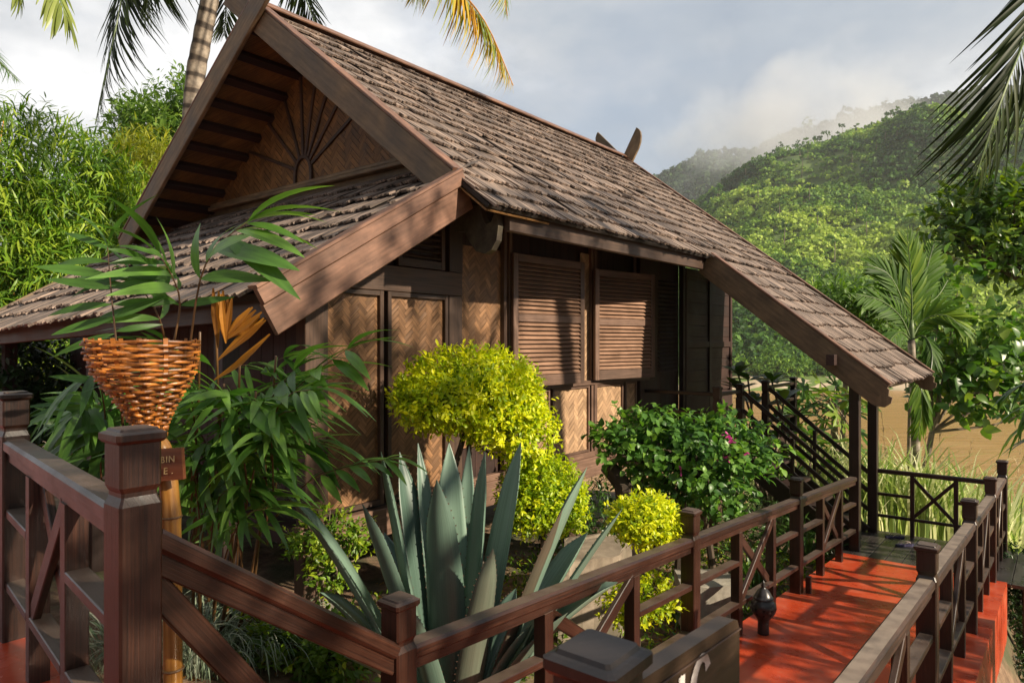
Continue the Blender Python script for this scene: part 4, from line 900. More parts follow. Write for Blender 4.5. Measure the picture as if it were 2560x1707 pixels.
P = np.array([s00, s10, s11, s01]); V = np.concatenate([P, P-N*.018]); mb.add(V, [np.arange(4), np.arange(7, 3, -1), np.array([[i, 4+i, 4+(i+1) % 4, (i+1) % 4] for i in range(4)])], .5, [(v[0], v[2], .2) for v in V]); mb.build('board', M['sign'], sg)
def lettering(txt, p, size, A, B, N, mat, parent, name='lettering', sp=1.15):
    cu = bpy.data.curves.new(name, 'FONT'); cu.body = txt; cu.size = size; cu.extrude = .0008; cu.space_character = sp; cu.resolution_u = 3
    ob = bpy.data.objects.new(name, cu); COL.objects.link(ob); bpy.context.view_layer.update()
    me = bpy.data.meshes.new_from_object(ob.evaluated_get(bpy.context.evaluated_depsgraph_get())); bpy.data.objects.remove(ob); bpy.data.curves.remove(cu)
    off = np.array(parent.location); Mx = mathutils.Matrix(((A[0], B[0], N[0], p[0]-off[0]), (A[1], B[1], N[1], p[1]-off[1]), (A[2], B[2], N[2], p[2]-off[2]), (0, 0, 0, 1)))
    me.transform(Mx); o = bpy.data.objects.new(name, me); COL.objects.link(o); o.parent = parent; me.materials.clear(); me.materials.append(mat); return o
lettering('BIN', at(401, 1157, 2.505)+N*.002, .034, A, B, N, M['letter_gold'], sg)
lettering('E .', at(409, 1185, 2.505)+N*.002, .034, A, B, N, M['letter_gold'], sg)
# clay lantern jar
lp = U(3.95, -.155, dz_(3.95)+.002)
jar = thing('clay_lantern', 'black fired clay lantern jar with domed lid standing on the red ramp', 'lantern', lp)
mb = MB(); lathe(mb, lp, [(0, .047), (.01, .048), (.10, .046), (.125, .052), (.15, .072), (.19, .098), (.225, .108), (.26, .104), (.285, .085), (.295, .07), (.30, .072), (.305, .072)], 28); mb.build('body', M['ceramic'], jar, smooth=True)
mb = MB(); lathe(mb, lp, [(.300, .06), (.303, .086), (.309, .088), (.316, .078), (.335, .068), (.362, .052), (.385, .030), (.397, .016), (.405, .018), (.412, .020), (.422, .012), (.430, .015), (.440, .010), (.452, .005), (.458, .001)], 28); mb.build('lid', M['ceramic'], jar, smooth=True)
mb = MB()
for k in range(10):
    a = 2*math.pi*k/10; d = np.array([math.cos(a), math.sin(a), 0]); s = np.array([-math.sin(a), math.cos(a), 0])
    for z, w in ((.235, .014), (.19, .010)):
        rr = np.interp(z, [.15, .19, .225, .26], [.072, .098, .108, .104])+.0015; rr2 = np.interp(z-.022, [.12, .15, .19, .225, .26], [.05, .072, .098, .108, .104])+.0015
        mb.add([lp+d*rr+s*w+UP*z, lp+d*rr-s*w+UP*z, lp+d*rr2+UP*(z-.024)], [[0, 1, 2]], .5)
mb.build('vent_hole_patch', M['hole_shade'], jar)  # flat black triangles paint the dark of openings onto the jar
mb = MB(); b0 = U(5.47, -.10, dz_(5.47)); beam(mb, b0, b0+UP*.17, .05, .05, DU); tag(mb.build('wooden_peg', M['rail']), 'short brown timber peg on the red floor beside a railing post', 'peg')
# sandals
def sandal(name, label, c, ang):
    root = thing(name, label, 'sandal', c, 'pair of navy sandals on the landing'); d = np.array([math.cos(ang), math.sin(ang), 0]); s = np.array([-d[1], d[0], 0])
    out = [(-.13, .0), (-.12, .028), (-.06, .034), (.0, .032), (.06, .044), (.11, .040), (.135, .012), (.135, -.012), (.11, -.036), (.06, -.044), (0, -.033), (-.06, -.034), (-.12, -.028)]
    mb = MB(); n = len(out); V = [c+d*x+s*y+UP*.022 for x, y in out]+[c+d*x+s*y for x, y in out]; mb.add(V, [np.arange(n)[::-1], np.arange(n, 2*n), np.array([[i, n+i, n+(i+1) % n, (i+1) % n] for i in range(n)])], .5); mb.build('sole', M['sandal'], root)
    for sg_ in (-1, 1):
        mb = MB(); ribbon(mb, curve([c+d*.085+UP*.023, c+d*.06+s*sg_*.02+UP*.055, c+d*.0+s*sg_*.036+UP*.05, c-d*.035+s*sg_*.036+UP*.022], 10), np.full(10, .014), UP, 0, .004); mb.build('strap', M['strapm'], root)
sandal('sandal', 'navy sandal lying farther back on the dark planks', at(2236, 1344, 9.6)*np.array([1, 1, 0])+UP*(ZD+.002), -.05)
sandal('sandal', 'navy sandal lying nearer the red ramp on the dark planks', at(2263, 1367, 9.2)*np.array([1, 1, 0])+UP*(ZD+.002), .02)
# concrete block and rocks
def blk(name, label, cat, corners, z0, z1, mat, jit=.012):
    mb = MB(); nx = 8
    P = np.array(corners, float); g_ = np.linspace(0, 1, nx); V = []
    for zf in (z0, z0+(z1-z0)*.5, z1):
        for i in range(4):
            for u_ in g_[:-1]: q = P[i]+(P[(i+1) % 4]-P[i])*u_; V.append((q[0]+rng.normal(0, jit), q[1]+rng.normal(0, jit), zf+rng.normal(0, jit*.6)))
    m = 4*(nx-1); mb.add(V, [np.array([[k*m+i, k*m+(i+1) % m, (k+1)*m+(i+1) % m, (k+1)*m+i] for k in range(2) for i in range(m)]), np.arange(2*m, 3*m)], .5, V)
    return tag(mb.build(name, mat), label, cat)
cbk = [at(1395, 1420, 5.75), at(1548, 1400, 6.0), at(1580, 1330, 6.75), at(1420, 1320, 6.6)]
blk('concrete_block', 'large weathered grey concrete block behind the agave', 'block', [(p[0], p[1]) for p in cbk], -2.7, -1.88, M['concrete'])
p = at(1760, 1455, 6.3); blk('paving_slab', 'pale flat slab lying in the plants below the ramp railing', 'slab', [(p[0]-.25, p[1]-.2), (p[0]+.3, p[1]-.15), (p[0]+.3, p[1]+.3), (p[0]-.2, p[1]+.3)], -2.6, -2.2, M['stone'], .006)
def rock(label, c, r):
    mb = MB(); n, m = 12, 8; V = []
    for i in range(m+1):
        th = math.pi*i/m
        for j in range(n):
            ph = 2*math.pi*j/n; q = 1+.45*(fbm(np.array(math.cos(ph)*1.3+c[0]*7), np.array(math.sin(ph)*1.3+math.cos(th)*1.5), 3)-.47); V.append((c[0]+r*q*math.sin(th)*math.cos(ph)*1.25, c[1]+r*q*math.sin(th)*math.sin(ph), c[2]+r*.65*q*math.cos(th)))
    mb.add(V, [np.array([[i*n+j, (i+1)*n+j, (i+1)*n+(j+1) % n, i*n+(j+1) % n] for i in range(m) for j in range(n)])], .5, V); tag(mb.build('rock', M['rock']), label, 'rock', 'brown rocks edging the garden')
def gat(px, Y, dz=0): q = at(px, 0, Y); return np.array([q[0], q[1], gz(q[0], q[1])+dz])
for lab, px, Y, r in (('brown rock behind the sloping handrail, above the striped grass', 612, 5.75, .17), ('lit brown rock with moss left of the low leafy shrub', 660, 5.5, .15), ('small rock on the soil beside the pale footing', 905, 5.5, .10), ('tan rock under the low agave leaf beside the ramp railing', 1500, 5.0, .13), ('reddish rock just left of the agave foot', 880, 4.1, .1)): rock(lab, gat(px, Y, .03), r)

# ------------------------------------------------------------------ agave
ag = thing('agave', 'large grey green agave with thick pointed leaves behind the ramp railing', 'agave', (-.33, 4.0, gz(-.33, 4.0)))
ac = np.array([-.33, 4.0, gz(-.33, 4.0)+.12])
AL = [  # tip column, row, distance, width, sideways bow, droop, tone
 (715, 1235, 3.85, .16, -.12, .16, .55), (905, 1257, 3.65, .14, -.06, .08, .35), (952, 1127, 3.95, .14, -.06, .02, .6), (999, 1130, 4.35, .15, -.02, 0, .1), (1045, 1107, 4.4, .09, .0, 0, .35),
 (1092, 1199, 3.70, .165, .0, .0, .25), (1123, 1107, 4.35, .15, .0, 0, .75), (1173, 1115, 4.45, .09, 0, 0, .5), (1213, 1127, 4.1, .14, .0, .0, .5), (1303, 1104, 4.3, .16, .02, 0, .8),
 (1233, 1370, 3.6, .13, .0, -.02, .84), (1468, 1167, 3.9, .19, .08, .07, .7), (1407, 1271, 3.75, .10, .05, .02, .86), (1470, 1330, 4.2, .22, .05, .06, .55), (1557, 1269, 3.9, .055, .08, .06, .45),
 (1545, 1455, 4.0, .19, .06, .14, .6), (1330, 1560, 3.8, .11, .02, .05, .4), (1420, 1530, 3.7, .12, .03, .06, .35), (800, 1480, 3.9, .14, -.08, .12, .4), (860, 1640, 3.7, .13, -.05, .1, .3), (1000, 1500, 3.5, .12, -.02, .05, .3), (1290, 1470, 4.5, .13, .03, .03, .2), (1180, 1250, 4.4, .13, 0, 0, .15), (960, 1330, 4.5, .14, -.04, .04, .1)]
spn = MB()
for px, py, Y, w, bow, dr, tone in AL:
    tip = at(px, py, Y); dirh = nrm((tip-ac)*np.array([1, 1, 0])+1e-6); b = ac+dirh*.07; mid = b+(tip-b)*.5+UP*(.08+dr*1.0)+np.array([bow, 0, 0])*.6
    P = curve([b, b+(mid-b)*.55+UP*.02, mid, mid+(tip-mid)*.6+UP*dr*.25, tip], 20); x = np.linspace(0, 1, 20)
    wid = 1.42*w*np.interp(x, [0, .12, .35, .6, .8, .93, 1], [.75, .85, 1, .95, .68, .28, .02])
    inw = nrm(np.array([-dirh[0], -dirh[1], 1.1])) if np.linalg.norm((tip-ac)[:2]) > .12 else np.array([0, -1., .3])
    mb = MB(); V = ribbon(mb, P, wid, inw, .30, .022, 7, tone); mb.build('leaf', M['agave'], ag, smooth=True)
    for sd in (0, -1):
        E = V[2:-1, sd]
        for q in np.linspace(0, len(E)-1.01, 26):
            i = int(q); e = E[i]+(E[i+1]-E[i])*(q-i); t = nrm(E[i+1]-E[i]); o_ = nrm(V[2+i, sd]-V[2+i, 3]); spn.add([e-t*.006, e+t*.006, e+o_*.009+t*.002], [[0, 1, 2]], .5)
spn.build('margin_spines', M['spine'], ag)

# ------------------------------------------------------------------ shrubs
OV = [leaf_t(3, .46, .5, .25, .12), leaf_t(3, .42, .55, .35, .3)]
LAN = [leaf_t(4, .13, .35, .2, .25), leaf_t(4, .12, .35, .3, .6), leaf_t(3, .14, .3, .2, .05)]
HRT = [leaf_t(4, .75, .33, .2, .18), leaf_t(4, .7, .36, .3, .38)]
ELL = [leaf_t(4, .42, .62, .28, .12), leaf_t(4, .40, .6, .3, .3)]
def twigs(mb, c, blobs, n, r0=.012):
    B = np.asarray(blobs); 
    for k in range(n):
        b = B[rng.integers(len(B))]; p = b[:3]+runit(1)[0]*b[3:6]*.8; m = (np.asarray(c)+p)/2+rng.normal(0, .05, 3); tube(mb, curve([c, m, p], 6), np.linspace(r0, .003, 6), 5)
def shrub(name, label, base, blobs, n, per, ll, leafm, trunk='trunk_dark', tops=OV, cat='shrub', group=None, stems=None, ntw=26, rlo=.15, rhi=1., shell=(.7, 1.03), trunk_r=.03, sprigs=30, **kw):
    root = thing(name, label, cat, base, group); lf = MB(); crown(lf, blobs, n, per, ll, tops, shell=shell, rlo=rlo, rhi=rhi, **kw)
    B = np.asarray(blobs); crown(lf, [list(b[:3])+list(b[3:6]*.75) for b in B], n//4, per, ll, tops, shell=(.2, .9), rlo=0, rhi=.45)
    tk_ = MB(); c0 = B[:, :3].mean(0)
    for q in (stems or [np.asarray(base)]):
        mid = (np.asarray(q)+c0)/2+rng.normal(0, .06, 3); tube(tk_, curve([np.asarray(q)-UP*.05, mid, c0-UP*B[0, 5]*.4], 8), np.linspace(trunk_r, trunk_r*.6, 8), 7)
    twigs(tk_, c0-UP*B[0, 5]*.45, blobs, ntw, trunk_r*.5)
    n_ = int(sprigs)
    for k in range(n_):                            # untrimmed shoots standing out of the outline
        b = B[rng.integers(len(B))]; d = nrm(runit(1)[0]+np.array([0, -.3, .7])); p0 = b[:3]+d*b[3:6]*.95; ln = ll*rng.uniform(1.2, 3.2); P = curve([p0-d*.05, p0+d*ln*.6, p0+d*ln+rng.normal(0, .2, 3)*ln], 6); tube(tk_, P, np.linspace(.004, .0015, 6), 4)
        m_ = 8; q = P[rng.integers(1, 6, m_)]; dd = nrm(d+runit(m_)*.9); scatter(lf, tops[0], q, basis(dd, UP+runit(m_)*.4), ll*rng.uniform(.6, 1.1, m_), rng.uniform(.4, 1., m_))
    lf.build('foliage', M[leafm], root, smooth=True)
    tk_.build('stem', M[trunk], root); return root
def bl(px, py, Y, rpx, rpy, depth=None):
    c = at(px, py, Y); rx = rpx/F_*Y; rz = rpy/F_*Y; return [c[0], c[1], c[2], rx, depth or rx, rz]
Yd = 5.75
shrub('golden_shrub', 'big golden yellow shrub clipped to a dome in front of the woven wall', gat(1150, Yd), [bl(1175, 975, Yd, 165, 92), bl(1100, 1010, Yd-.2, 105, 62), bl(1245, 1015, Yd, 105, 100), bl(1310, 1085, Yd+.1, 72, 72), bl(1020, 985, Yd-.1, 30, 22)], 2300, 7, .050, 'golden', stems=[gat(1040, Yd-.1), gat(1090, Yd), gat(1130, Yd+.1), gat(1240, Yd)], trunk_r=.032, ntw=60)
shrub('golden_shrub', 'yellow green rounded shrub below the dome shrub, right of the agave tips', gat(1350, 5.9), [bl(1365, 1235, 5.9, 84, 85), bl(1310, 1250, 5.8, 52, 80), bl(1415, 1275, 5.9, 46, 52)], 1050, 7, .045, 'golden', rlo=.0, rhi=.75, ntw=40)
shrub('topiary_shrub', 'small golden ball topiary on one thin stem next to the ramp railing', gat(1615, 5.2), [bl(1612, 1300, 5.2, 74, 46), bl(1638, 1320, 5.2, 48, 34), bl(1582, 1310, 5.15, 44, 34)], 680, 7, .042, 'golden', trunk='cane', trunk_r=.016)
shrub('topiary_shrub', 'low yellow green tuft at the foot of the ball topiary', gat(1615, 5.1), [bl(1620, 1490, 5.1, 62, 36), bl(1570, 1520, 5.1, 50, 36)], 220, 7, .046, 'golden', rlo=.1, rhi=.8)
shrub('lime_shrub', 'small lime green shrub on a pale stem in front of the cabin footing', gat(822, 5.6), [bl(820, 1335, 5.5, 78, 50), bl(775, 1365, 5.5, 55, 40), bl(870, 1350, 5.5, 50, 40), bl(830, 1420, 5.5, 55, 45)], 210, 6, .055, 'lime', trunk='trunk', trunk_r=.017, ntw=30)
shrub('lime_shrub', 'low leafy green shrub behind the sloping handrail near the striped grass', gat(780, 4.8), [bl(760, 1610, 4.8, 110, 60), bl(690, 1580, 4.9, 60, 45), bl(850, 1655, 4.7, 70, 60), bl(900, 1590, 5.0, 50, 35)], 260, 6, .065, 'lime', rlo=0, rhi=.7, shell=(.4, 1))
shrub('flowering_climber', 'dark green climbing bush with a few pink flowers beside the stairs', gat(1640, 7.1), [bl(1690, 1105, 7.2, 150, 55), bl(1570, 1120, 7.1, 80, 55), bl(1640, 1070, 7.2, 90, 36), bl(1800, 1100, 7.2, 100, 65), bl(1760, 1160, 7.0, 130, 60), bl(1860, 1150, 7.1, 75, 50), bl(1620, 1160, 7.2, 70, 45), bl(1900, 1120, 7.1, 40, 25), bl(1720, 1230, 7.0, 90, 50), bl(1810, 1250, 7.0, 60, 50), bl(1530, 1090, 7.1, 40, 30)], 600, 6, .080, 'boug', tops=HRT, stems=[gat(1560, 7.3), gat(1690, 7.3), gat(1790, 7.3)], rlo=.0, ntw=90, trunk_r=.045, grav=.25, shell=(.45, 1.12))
cl = [o for o in COL.objects if o.name.startswith('flowering_climber')][0]
mb = MB(); pk = np.array([at(px, py, 6.75) for px, py in ((1818, 1095), (1830, 1106), (1825, 1100), (1808, 1145), (1778, 1152), (1790, 1152), (1820, 1148), (1700, 1175), (1870, 1140))]); pk = np.repeat(pk, 6, 0)+rng.normal(0, .018, (54, 3)); scatter(mb, OV[0], pk, basis(runit(54), runit(54)), .045, rng.random(54)); mb.build('blossom', M['pink'], cl)
mb = MB(); tube(mb, [gat(1600, 6.9)+UP*-.1, at(1560, 1215, 7.0), at(1520, 1165, 7.2)], [.10, .10, .09], 9); mb.build('leaning_trunk', M['trunk_dark'], cl)
# low planting
def tuft(name, label, base, n, ln, wid, mat, spread=.9, lean=(0, 0, 0), cat='plant', group=None, rise=1.0, area=0.0, k=9):
    mb = MB()
    for i in range(n):
        a = rng.random()*6.283; o_ = np.array([math.cos(a), math.sin(a), 0]); l_ = ln*(.6+.6*rng.random()); sp = spread*(.3+.8*rng.random()); b = np.asarray(base)+o_*area*rng.random()**.6; b[2] = gz(b[0], b[1])
        P = curve([b, b+(o_*sp*.3+UP*rise*.6)*l_+np.asarray(lean)*l_*.3, b+(o_*sp*.72+UP*rise*.72)*l_+np.asarray(lean)*l_*.7, b+(o_*sp*1.05+UP*rise*.45)*l_+np.asarray(lean)*l_], k)
        ribbon(mb, P, wid*np.interp(np.linspace(0, 1, k), [0, .3, .7, 1], [.6, 1, .7, .05]), UP+o_*-.3, .25, 0, 3, rng.random())
    return tag(mb.build(name, M[mat], origin=base), label, cat, group)
for lab, px, Y, n, ln in (('striped pale grass clump right of the yellow bamboo pole', 500, 4.75, 300, .52), ('striped pale grass clump under the diagonal brace', 640, 4.95, 260, .46), ('striped pale grass clump between the first railing posts, left of the pole', 340, 4.7, 200, .5)):
    tuft('striped_grass', lab, gat(px, Y), n, ln, .011, 'vari', 1.0, area=.33, cat='grass', group='striped grass clumps', rise=.75)
for lab, px, Y, n, ln, w_ in (('strappy green plant below the ramp railing, left of the clay lantern', 1800, 5.9, 34, .42, .05), ('strappy green plant behind the post with the lantern', 1890, 6.4, 40, .5, .045), ('strappy green plant at the far end below the railing', 2010, 7.4, 40, .5, .045), ('leafy strap plant under the climber', 1730, 6.6, 34, .45, .05), ('dark strap plant under the stairs', 1990, 8.9, 50, .6, .05)):
    sp_ = .62 if Y < 8 else 1.2; tp_ = tpx(px, sp_); q = U(tp_, sp_, 0); tuft('strap_plant', lab, np.array([q[0], q[1], gz(q[0], q[1])]), n, ln, w_, 'strap', .8, area=.2, group='strap leaved plants below the ramp')
# ground cover and leaf litter in the garden
mb = MB(); n = 9000; tt, ss = rng.uniform(.3, 8, n), rng.uniform(-.1, 2.7, n); P = ORG+DU*tt[:, None]+DV*ss[:, None]; dn = fbm(P[:, 0]*1.1, P[:, 1]*1.1, 21); kq = (dn+.10*(1-ss/2.7)+.035*tt > .56); P = P[kq]; n = len(P); P[:, 2] = ground_z(P[:, 0], P[:, 1])+rng.uniform(.0, .13, n)
scatter(mb, OV[0], P, basis(nrm(runit(n)+UP*.5), UP+runit(n)*.6), rng.uniform(.03, .075, n), rng.random(n)); tag(mb.build('ground_cover', M['lime']), kind='stuff')
mb = MB(); n = 700; tt, ss = rng.uniform(2.5, 11, n), rng.uniform(-7, -1.95, n); P = ORG+DU*tt[:, None]+DV*ss[:, None]; P[:, 2] = ground_z(P[:, 0], P[:, 1])+rng.uniform(.05, .3, n); rr_ = rng.uniform(.12, .28, n)
crown(mb, np.column_stack([P, rr_, rr_, rr_*.9]), 4200, 6, .09, OV+LAN, shell=(.3, 1.0), rlo=0, rhi=.9); tag(mb.build('slope_undergrowth', M['strap']), kind='stuff')
mb = MB(); n = 1500; tt, ss = rng.uniform(.2, 7, n), rng.uniform(.1, 3.2, n); P = ORG+DU*tt[:, None]+DV*ss[:, None]; P[:, 2] = ground_z(P[:, 0], P[:, 1])+.012; dd = runit(n); dd[:, 2] *= .15; scatter(mb, OV[1], P, basis(nrm(dd), UP+runit(n)*.3), rng.uniform(.03, .07, n), rng.random(n)); tag(mb.build('leaf_litter', M['dead']), kind='stuff')
# thicket under and beyond the cabin, seen below the stairs
mb = MB(); bl_ = [(*gat(px, Y, h), r, r, r*.8) for px, Y, h, r in ((1560, 9.5, .3, .7), (1450, 9, .2, .6), (1700, 10.5, .3, .8), (1900, 11, .2, .9), (2030, 11.5, .2, .9), (1800, 9.6, .2, .6), (2020, 9.6, .1, .5))]
crown(mb, bl_, 1500, 6, .11, LAN+OV, rlo=0, rhi=.8); tag(mb.build('undergrowth', M['strap']), kind='stuff')

# ------------------------------------------------------------------ broad cane palm in the near left bed
cp = thing('cane_palm', 'tall broad leaved cane palm cluster growing behind the cane basket', 'palm', gat(560, 4.1))
BRD = [leaf_t(7, .155, .42, .14, .42), leaf_t(7, .14, .45, .16, .7), leaf_t(7, .165, .4, .2, .22)]
fr_ = MB(); stm = MB()
BIG = [leaf_t(7, .22, .45, .12, .35), leaf_t(7, .20, .5, .14, .55)]
def cfrond(pts, n, ll, hang=.35, rnd=(.2, .8), ang=62, tms=BRD, terminal=True, jit=.16):
    P = [at(*p) for p in pts]; frond(fr_, stm, P, n, ll, tms, .006, ang, hang, prof=lambda x: .8+.3*np.sin(x*3.14), rnd=rnd, start=.34, jit=jit, m=10, upv=(.1, -.3, .9))
    if terminal:
        t = nrm(P[-1]-P[-2]); d = np.stack([t+np.array([.25, 0, .1]), t-np.array([.25, 0, -.05])]); d = nrm(d); scatter(fr_, tms[1], np.array([P[-1]]*2), basis(d, UP), ll*1.05, rng.uniform(*rnd, 2))
cfrond([(300, 930, 3.0), (288, 830, 3.0), (277, 720, 3.0), (269, 618, 3.0)], 7, .25, .45, (.25, .6), 78)
cfrond([(470, 900, 3.15), (500, 700, 3.1), (550, 610, 3.1), (618, 556, 3.1)], 6, .36, .35, (.45, .95), 64, BIG)
cfrond([(430, 880, 3.2), (450, 760, 3.2), (430, 690, 3.15), (400, 640, 3.1)], 5, .33, .25, (.3, .8), 64)
cfrond([(420, 900, 3.3), (400, 800, 3.2), (360, 730, 3.2), (330, 690, 3.2)], 5, .30, .25, (.2, .7), 64)
cfrond([(640, 1090, 3.9), (700, 1010, 3.9), (770, 945, 3.8), (868, 872, 3.7)], 7, .33, .22, (.45, .95), 58, BIG)
cfrond([(600, 1150, 3.9), (650, 1040, 3.9), (700, 965, 3.85), (735, 925, 3.8)], 5, .33, .35, (.3, .8), 60, BIG)
cfrond([(690, 1290, 3.9), (770, 1205, 3.85), (860, 1168, 3.8), (965, 1148, 3.7)], 6, .22, .2, (.45, .95), 60, BIG)
for k in range(42):
    px0 = rng.uniform(460, 690); Y0 = rng.uniform(3.6, 4.7); py0 = rng.uniform(1120, 1480); dx = rng.uniform(-90, 130); up_ = rng.uniform(120, 300)
    cfrond([(px0, py0, Y0), (px0+dx*.3, py0-up_*.6, Y0-.1), (px0+dx*.7, py0-up_*.95, Y0-.2), (px0+dx*1.15, py0-up_*1.02, Y0-.25)], int(rng.integers(4, 7)), rng.uniform(.26, .40), rng.uniform(.1, .55), (.15, .95), 66)
for k in range(12):
    px0 = rng.uniform(230, 350); Y0 = rng.uniform(3.7, 4.6); py0 = rng.uniform(1180, 1320); dx = rng.uniform(-170, 20); up_ = rng.uniform(120, 300)
    cfrond([(px0, py0, Y0), (px0+dx*.3, py0-up_*.7, Y0-.1), (px0+dx*.7, py0-up_*.98, Y0-.15), (px0+dx*1.15, py0-up_*.95, Y0-.2)], int(rng.integers(4, 7)), rng.uniform(.28, .40), rng.uniform(.0, .4), (.1, .8), 66)
fr_.build('foliage', M['broad'], cp, smooth=True)
for px0, px1, py1, Y0 in ((505, 500, 830, 3.9), (530, 540, 800, 4.0), (560, 600, 900, 4.0), (590, 690, 890, 4.0), (545, 640, 980, 3.9), (480, 470, 900, 4.0), (620, 700, 1010, 4.1), (300, 300, 930, 3.6), (520, 560, 960, 4.3)):
    b = gat(px0, Y0+1.1); t_ = at(px1, py1, Y0-.1); tube(stm, curve([b, (b+t_)/2+rng.normal(0, .03, 3), t_], 10), np.linspace(.016, .007, 10), 6)
stm.build('cane', M['cane'], cp, smooth=True)
mb = MB()
for (bp, tips, Y) in (((565, 858), [(547, 728), (558, 726), (570, 738), (580, 745), (553, 735)], 3.5), ((562, 850), [(625, 770), (640, 775), (655, 780), (632, 768), (618, 775), (650, 790)], 3.5), ((545, 900), [(660, 795), (640, 810), (665, 800)], 3.55), ((535, 950), [(675, 835), (650, 860)], 3.6), ((545, 870), [(533, 720), (530, 740)], 3.6)):
    b = at(*bp, Y)
    for tp in tips: q = at(*tp, Y-.06*rng.random()); ribbon(mb, curve([b, (b+q)/2+rng.normal(0, .008, 3), q], 8), .034*np.interp(np.linspace(0, 1, 8), [0, .6, 1], [.2, 1, .25]), np.array([.2, -1, .2]), .35, 0, 3, rng.random())
mb.build('dead_fan', M['dead'], cp)

# ------------------------------------------------------------------ trees and palms
def limb(mb, pts, r0, r1, n=14, k=8): tube(mb, curve(pts, n), np.linspace(r0, r1, n), k)
def tree(name, label, cat, base, blobs, n, per, ll, leafm, tops, bark='trunk_dark', r=.12, group=None, joint=None, **kw):
    root = thing(name, label, cat, base, group); lf = MB(); crown(lf, blobs, n, per, ll, tops, **kw); lf.build('crown', M[leafm], root, smooth=True)
    tk_ = MB(); B = np.asarray(blobs, float); j = np.asarray(joint) if joint is not None else np.array([B[:, 0].mean()*.6+base[0]*.4, B[:, 1].mean()*.6+base[1]*.4, B[:, 2].min()-.3])
    limb(tk_, [np.asarray(base)-UP*.1, (np.asarray(base)+j)/2+rng.normal(0, r, 3)*np.array([1, 1, 0]), j], r, r*.7)
    for b in B: limb(tk_, [j, (j+b[:3])/2+rng.normal(0, .12, 3), b[:3]], r*.45, r*.1, 8, 6)
    twigs(tk_, j+(B[:, :3].mean(0)-j)*.5, blobs, 24, r*.2); tk_.build('trunk', M[bark], root); return root
# bamboo at the left
Yb = 15.5
bam = thing('bamboo_clump', 'dense bright green bamboo thicket left of the cabin roof', 'bamboo', gat(120, Yb)); lf = MB()
BB = [bl(60, 430, Yb, 140, 130), bl(180, 470, Yb, 100, 110), bl(80, 590, Yb, 190, 120), bl(240, 570, Yb+.5, 85, 100), bl(50, 720, Yb-.5, 160, 130), bl(180, 700, Yb, 130, 110), bl(-120, 560, Yb, 170, 260), bl(300, 520, Yb+1.2, 60, 90), bl(60, 880, Yb, 150, 110), bl(190, 830, Yb, 90, 90)]
crown(lf, BB, 5600, 7, .30, LAN, shell=(.6, 1.03), out=.9, up=.1, rlo=.0, rhi=1., grav=.3, spread=.8); lf.build('foliage', M['bamboo_leaf'], bam, smooth=True); mb = MB()
for k in range(26):
    q = BB[rng.integers(len(BB))]; b = gat(rng.uniform(-150, 260), Yb+rng.uniform(-.5, 1.0)); t_ = np.array(q[:3])+rng.normal(0, .5, 3)+UP*.4; limb(mb, [b, b+(t_-b)*.55+UP*.5, t_], .035, .012, 10, 6)
mb.build('culm', M['bamboo'], bam, smooth=True)
sp = MB()
for k in range(40):
    b = at(rng.uniform(0, 340), 0, Yb); b[2] = at(0, np.interp(b[0]/b[1]*F_+CX_, [0, 110, 220, 340], [330, 350, 420, 470])+rng.uniform(-5, 60), Yb)[2]; dd = np.array([rng.uniform(-.5, .8), rng.uniform(-.4, .4), rng.uniform(.2, 1.)]); P = curve([b, b+nrm(dd)*.35, b+nrm(dd)*.6-UP*.06], 6); tube(sp, P, np.linspace(.006, .002, 6), 4)
    n = 9; q = P[rng.integers(2, 6, n)]; scatter(sp, LAN[1], q, basis(nrm(nrm(dd)+runit(n)*.7-UP*.3), UP), rng.uniform(.18, .28, n), rng.random(n)*.5)
sp.build('spray', M['bamboo_leaf'], bam)
tree('feathery_tree', 'light green feathery tree between the bamboo and the cabin gable', 'tree', gat(400, 26), [bl(395, 300, 26, 55, 55), bl(350, 345, 26, 60, 50), bl(450, 260, 26, 45, 55), bl(420, 350, 26, 70, 60), bl(330, 380, 26, 45, 45), bl(470, 320, 26.5, 50, 70), bl(400, 440, 26, 90, 80), bl(330, 300, 26, 30, 30)], 1300, 8, .30, 'tree_green', LAN+OV, 'trunk', .22, shell=(.35, 1.05), joint=at(400, 470, 26.3))
tree('yellow_tree', 'yellow green leafy tree just above the bamboo beside the gable board', 'tree', gat(350, 20), [bl(340, 400, 20, 45, 50), bl(380, 410, 20, 45, 60), bl(320, 450, 20, 50, 60), bl(370, 490, 20, 70, 70), bl(300, 520, 20, 55, 60), bl(350, 560, 20, 60, 50)], 900, 8, .26, 'tree_yellow', LAN, 'trunk', .15, shell=(.4, 1.05))
tree('shade_hedge', 'dark green hedge bush under the lean to eave behind the far railing post', 'hedge', gat(60, 9), [bl(30, 960, 9, 110, 110), bl(120, 980, 9.2, 90, 110), bl(-60, 1050, 8.6, 120, 110), bl(60, 1090, 8.8, 110, 100)], 1300, 7, .10, 'hedge', OV, r=.06)
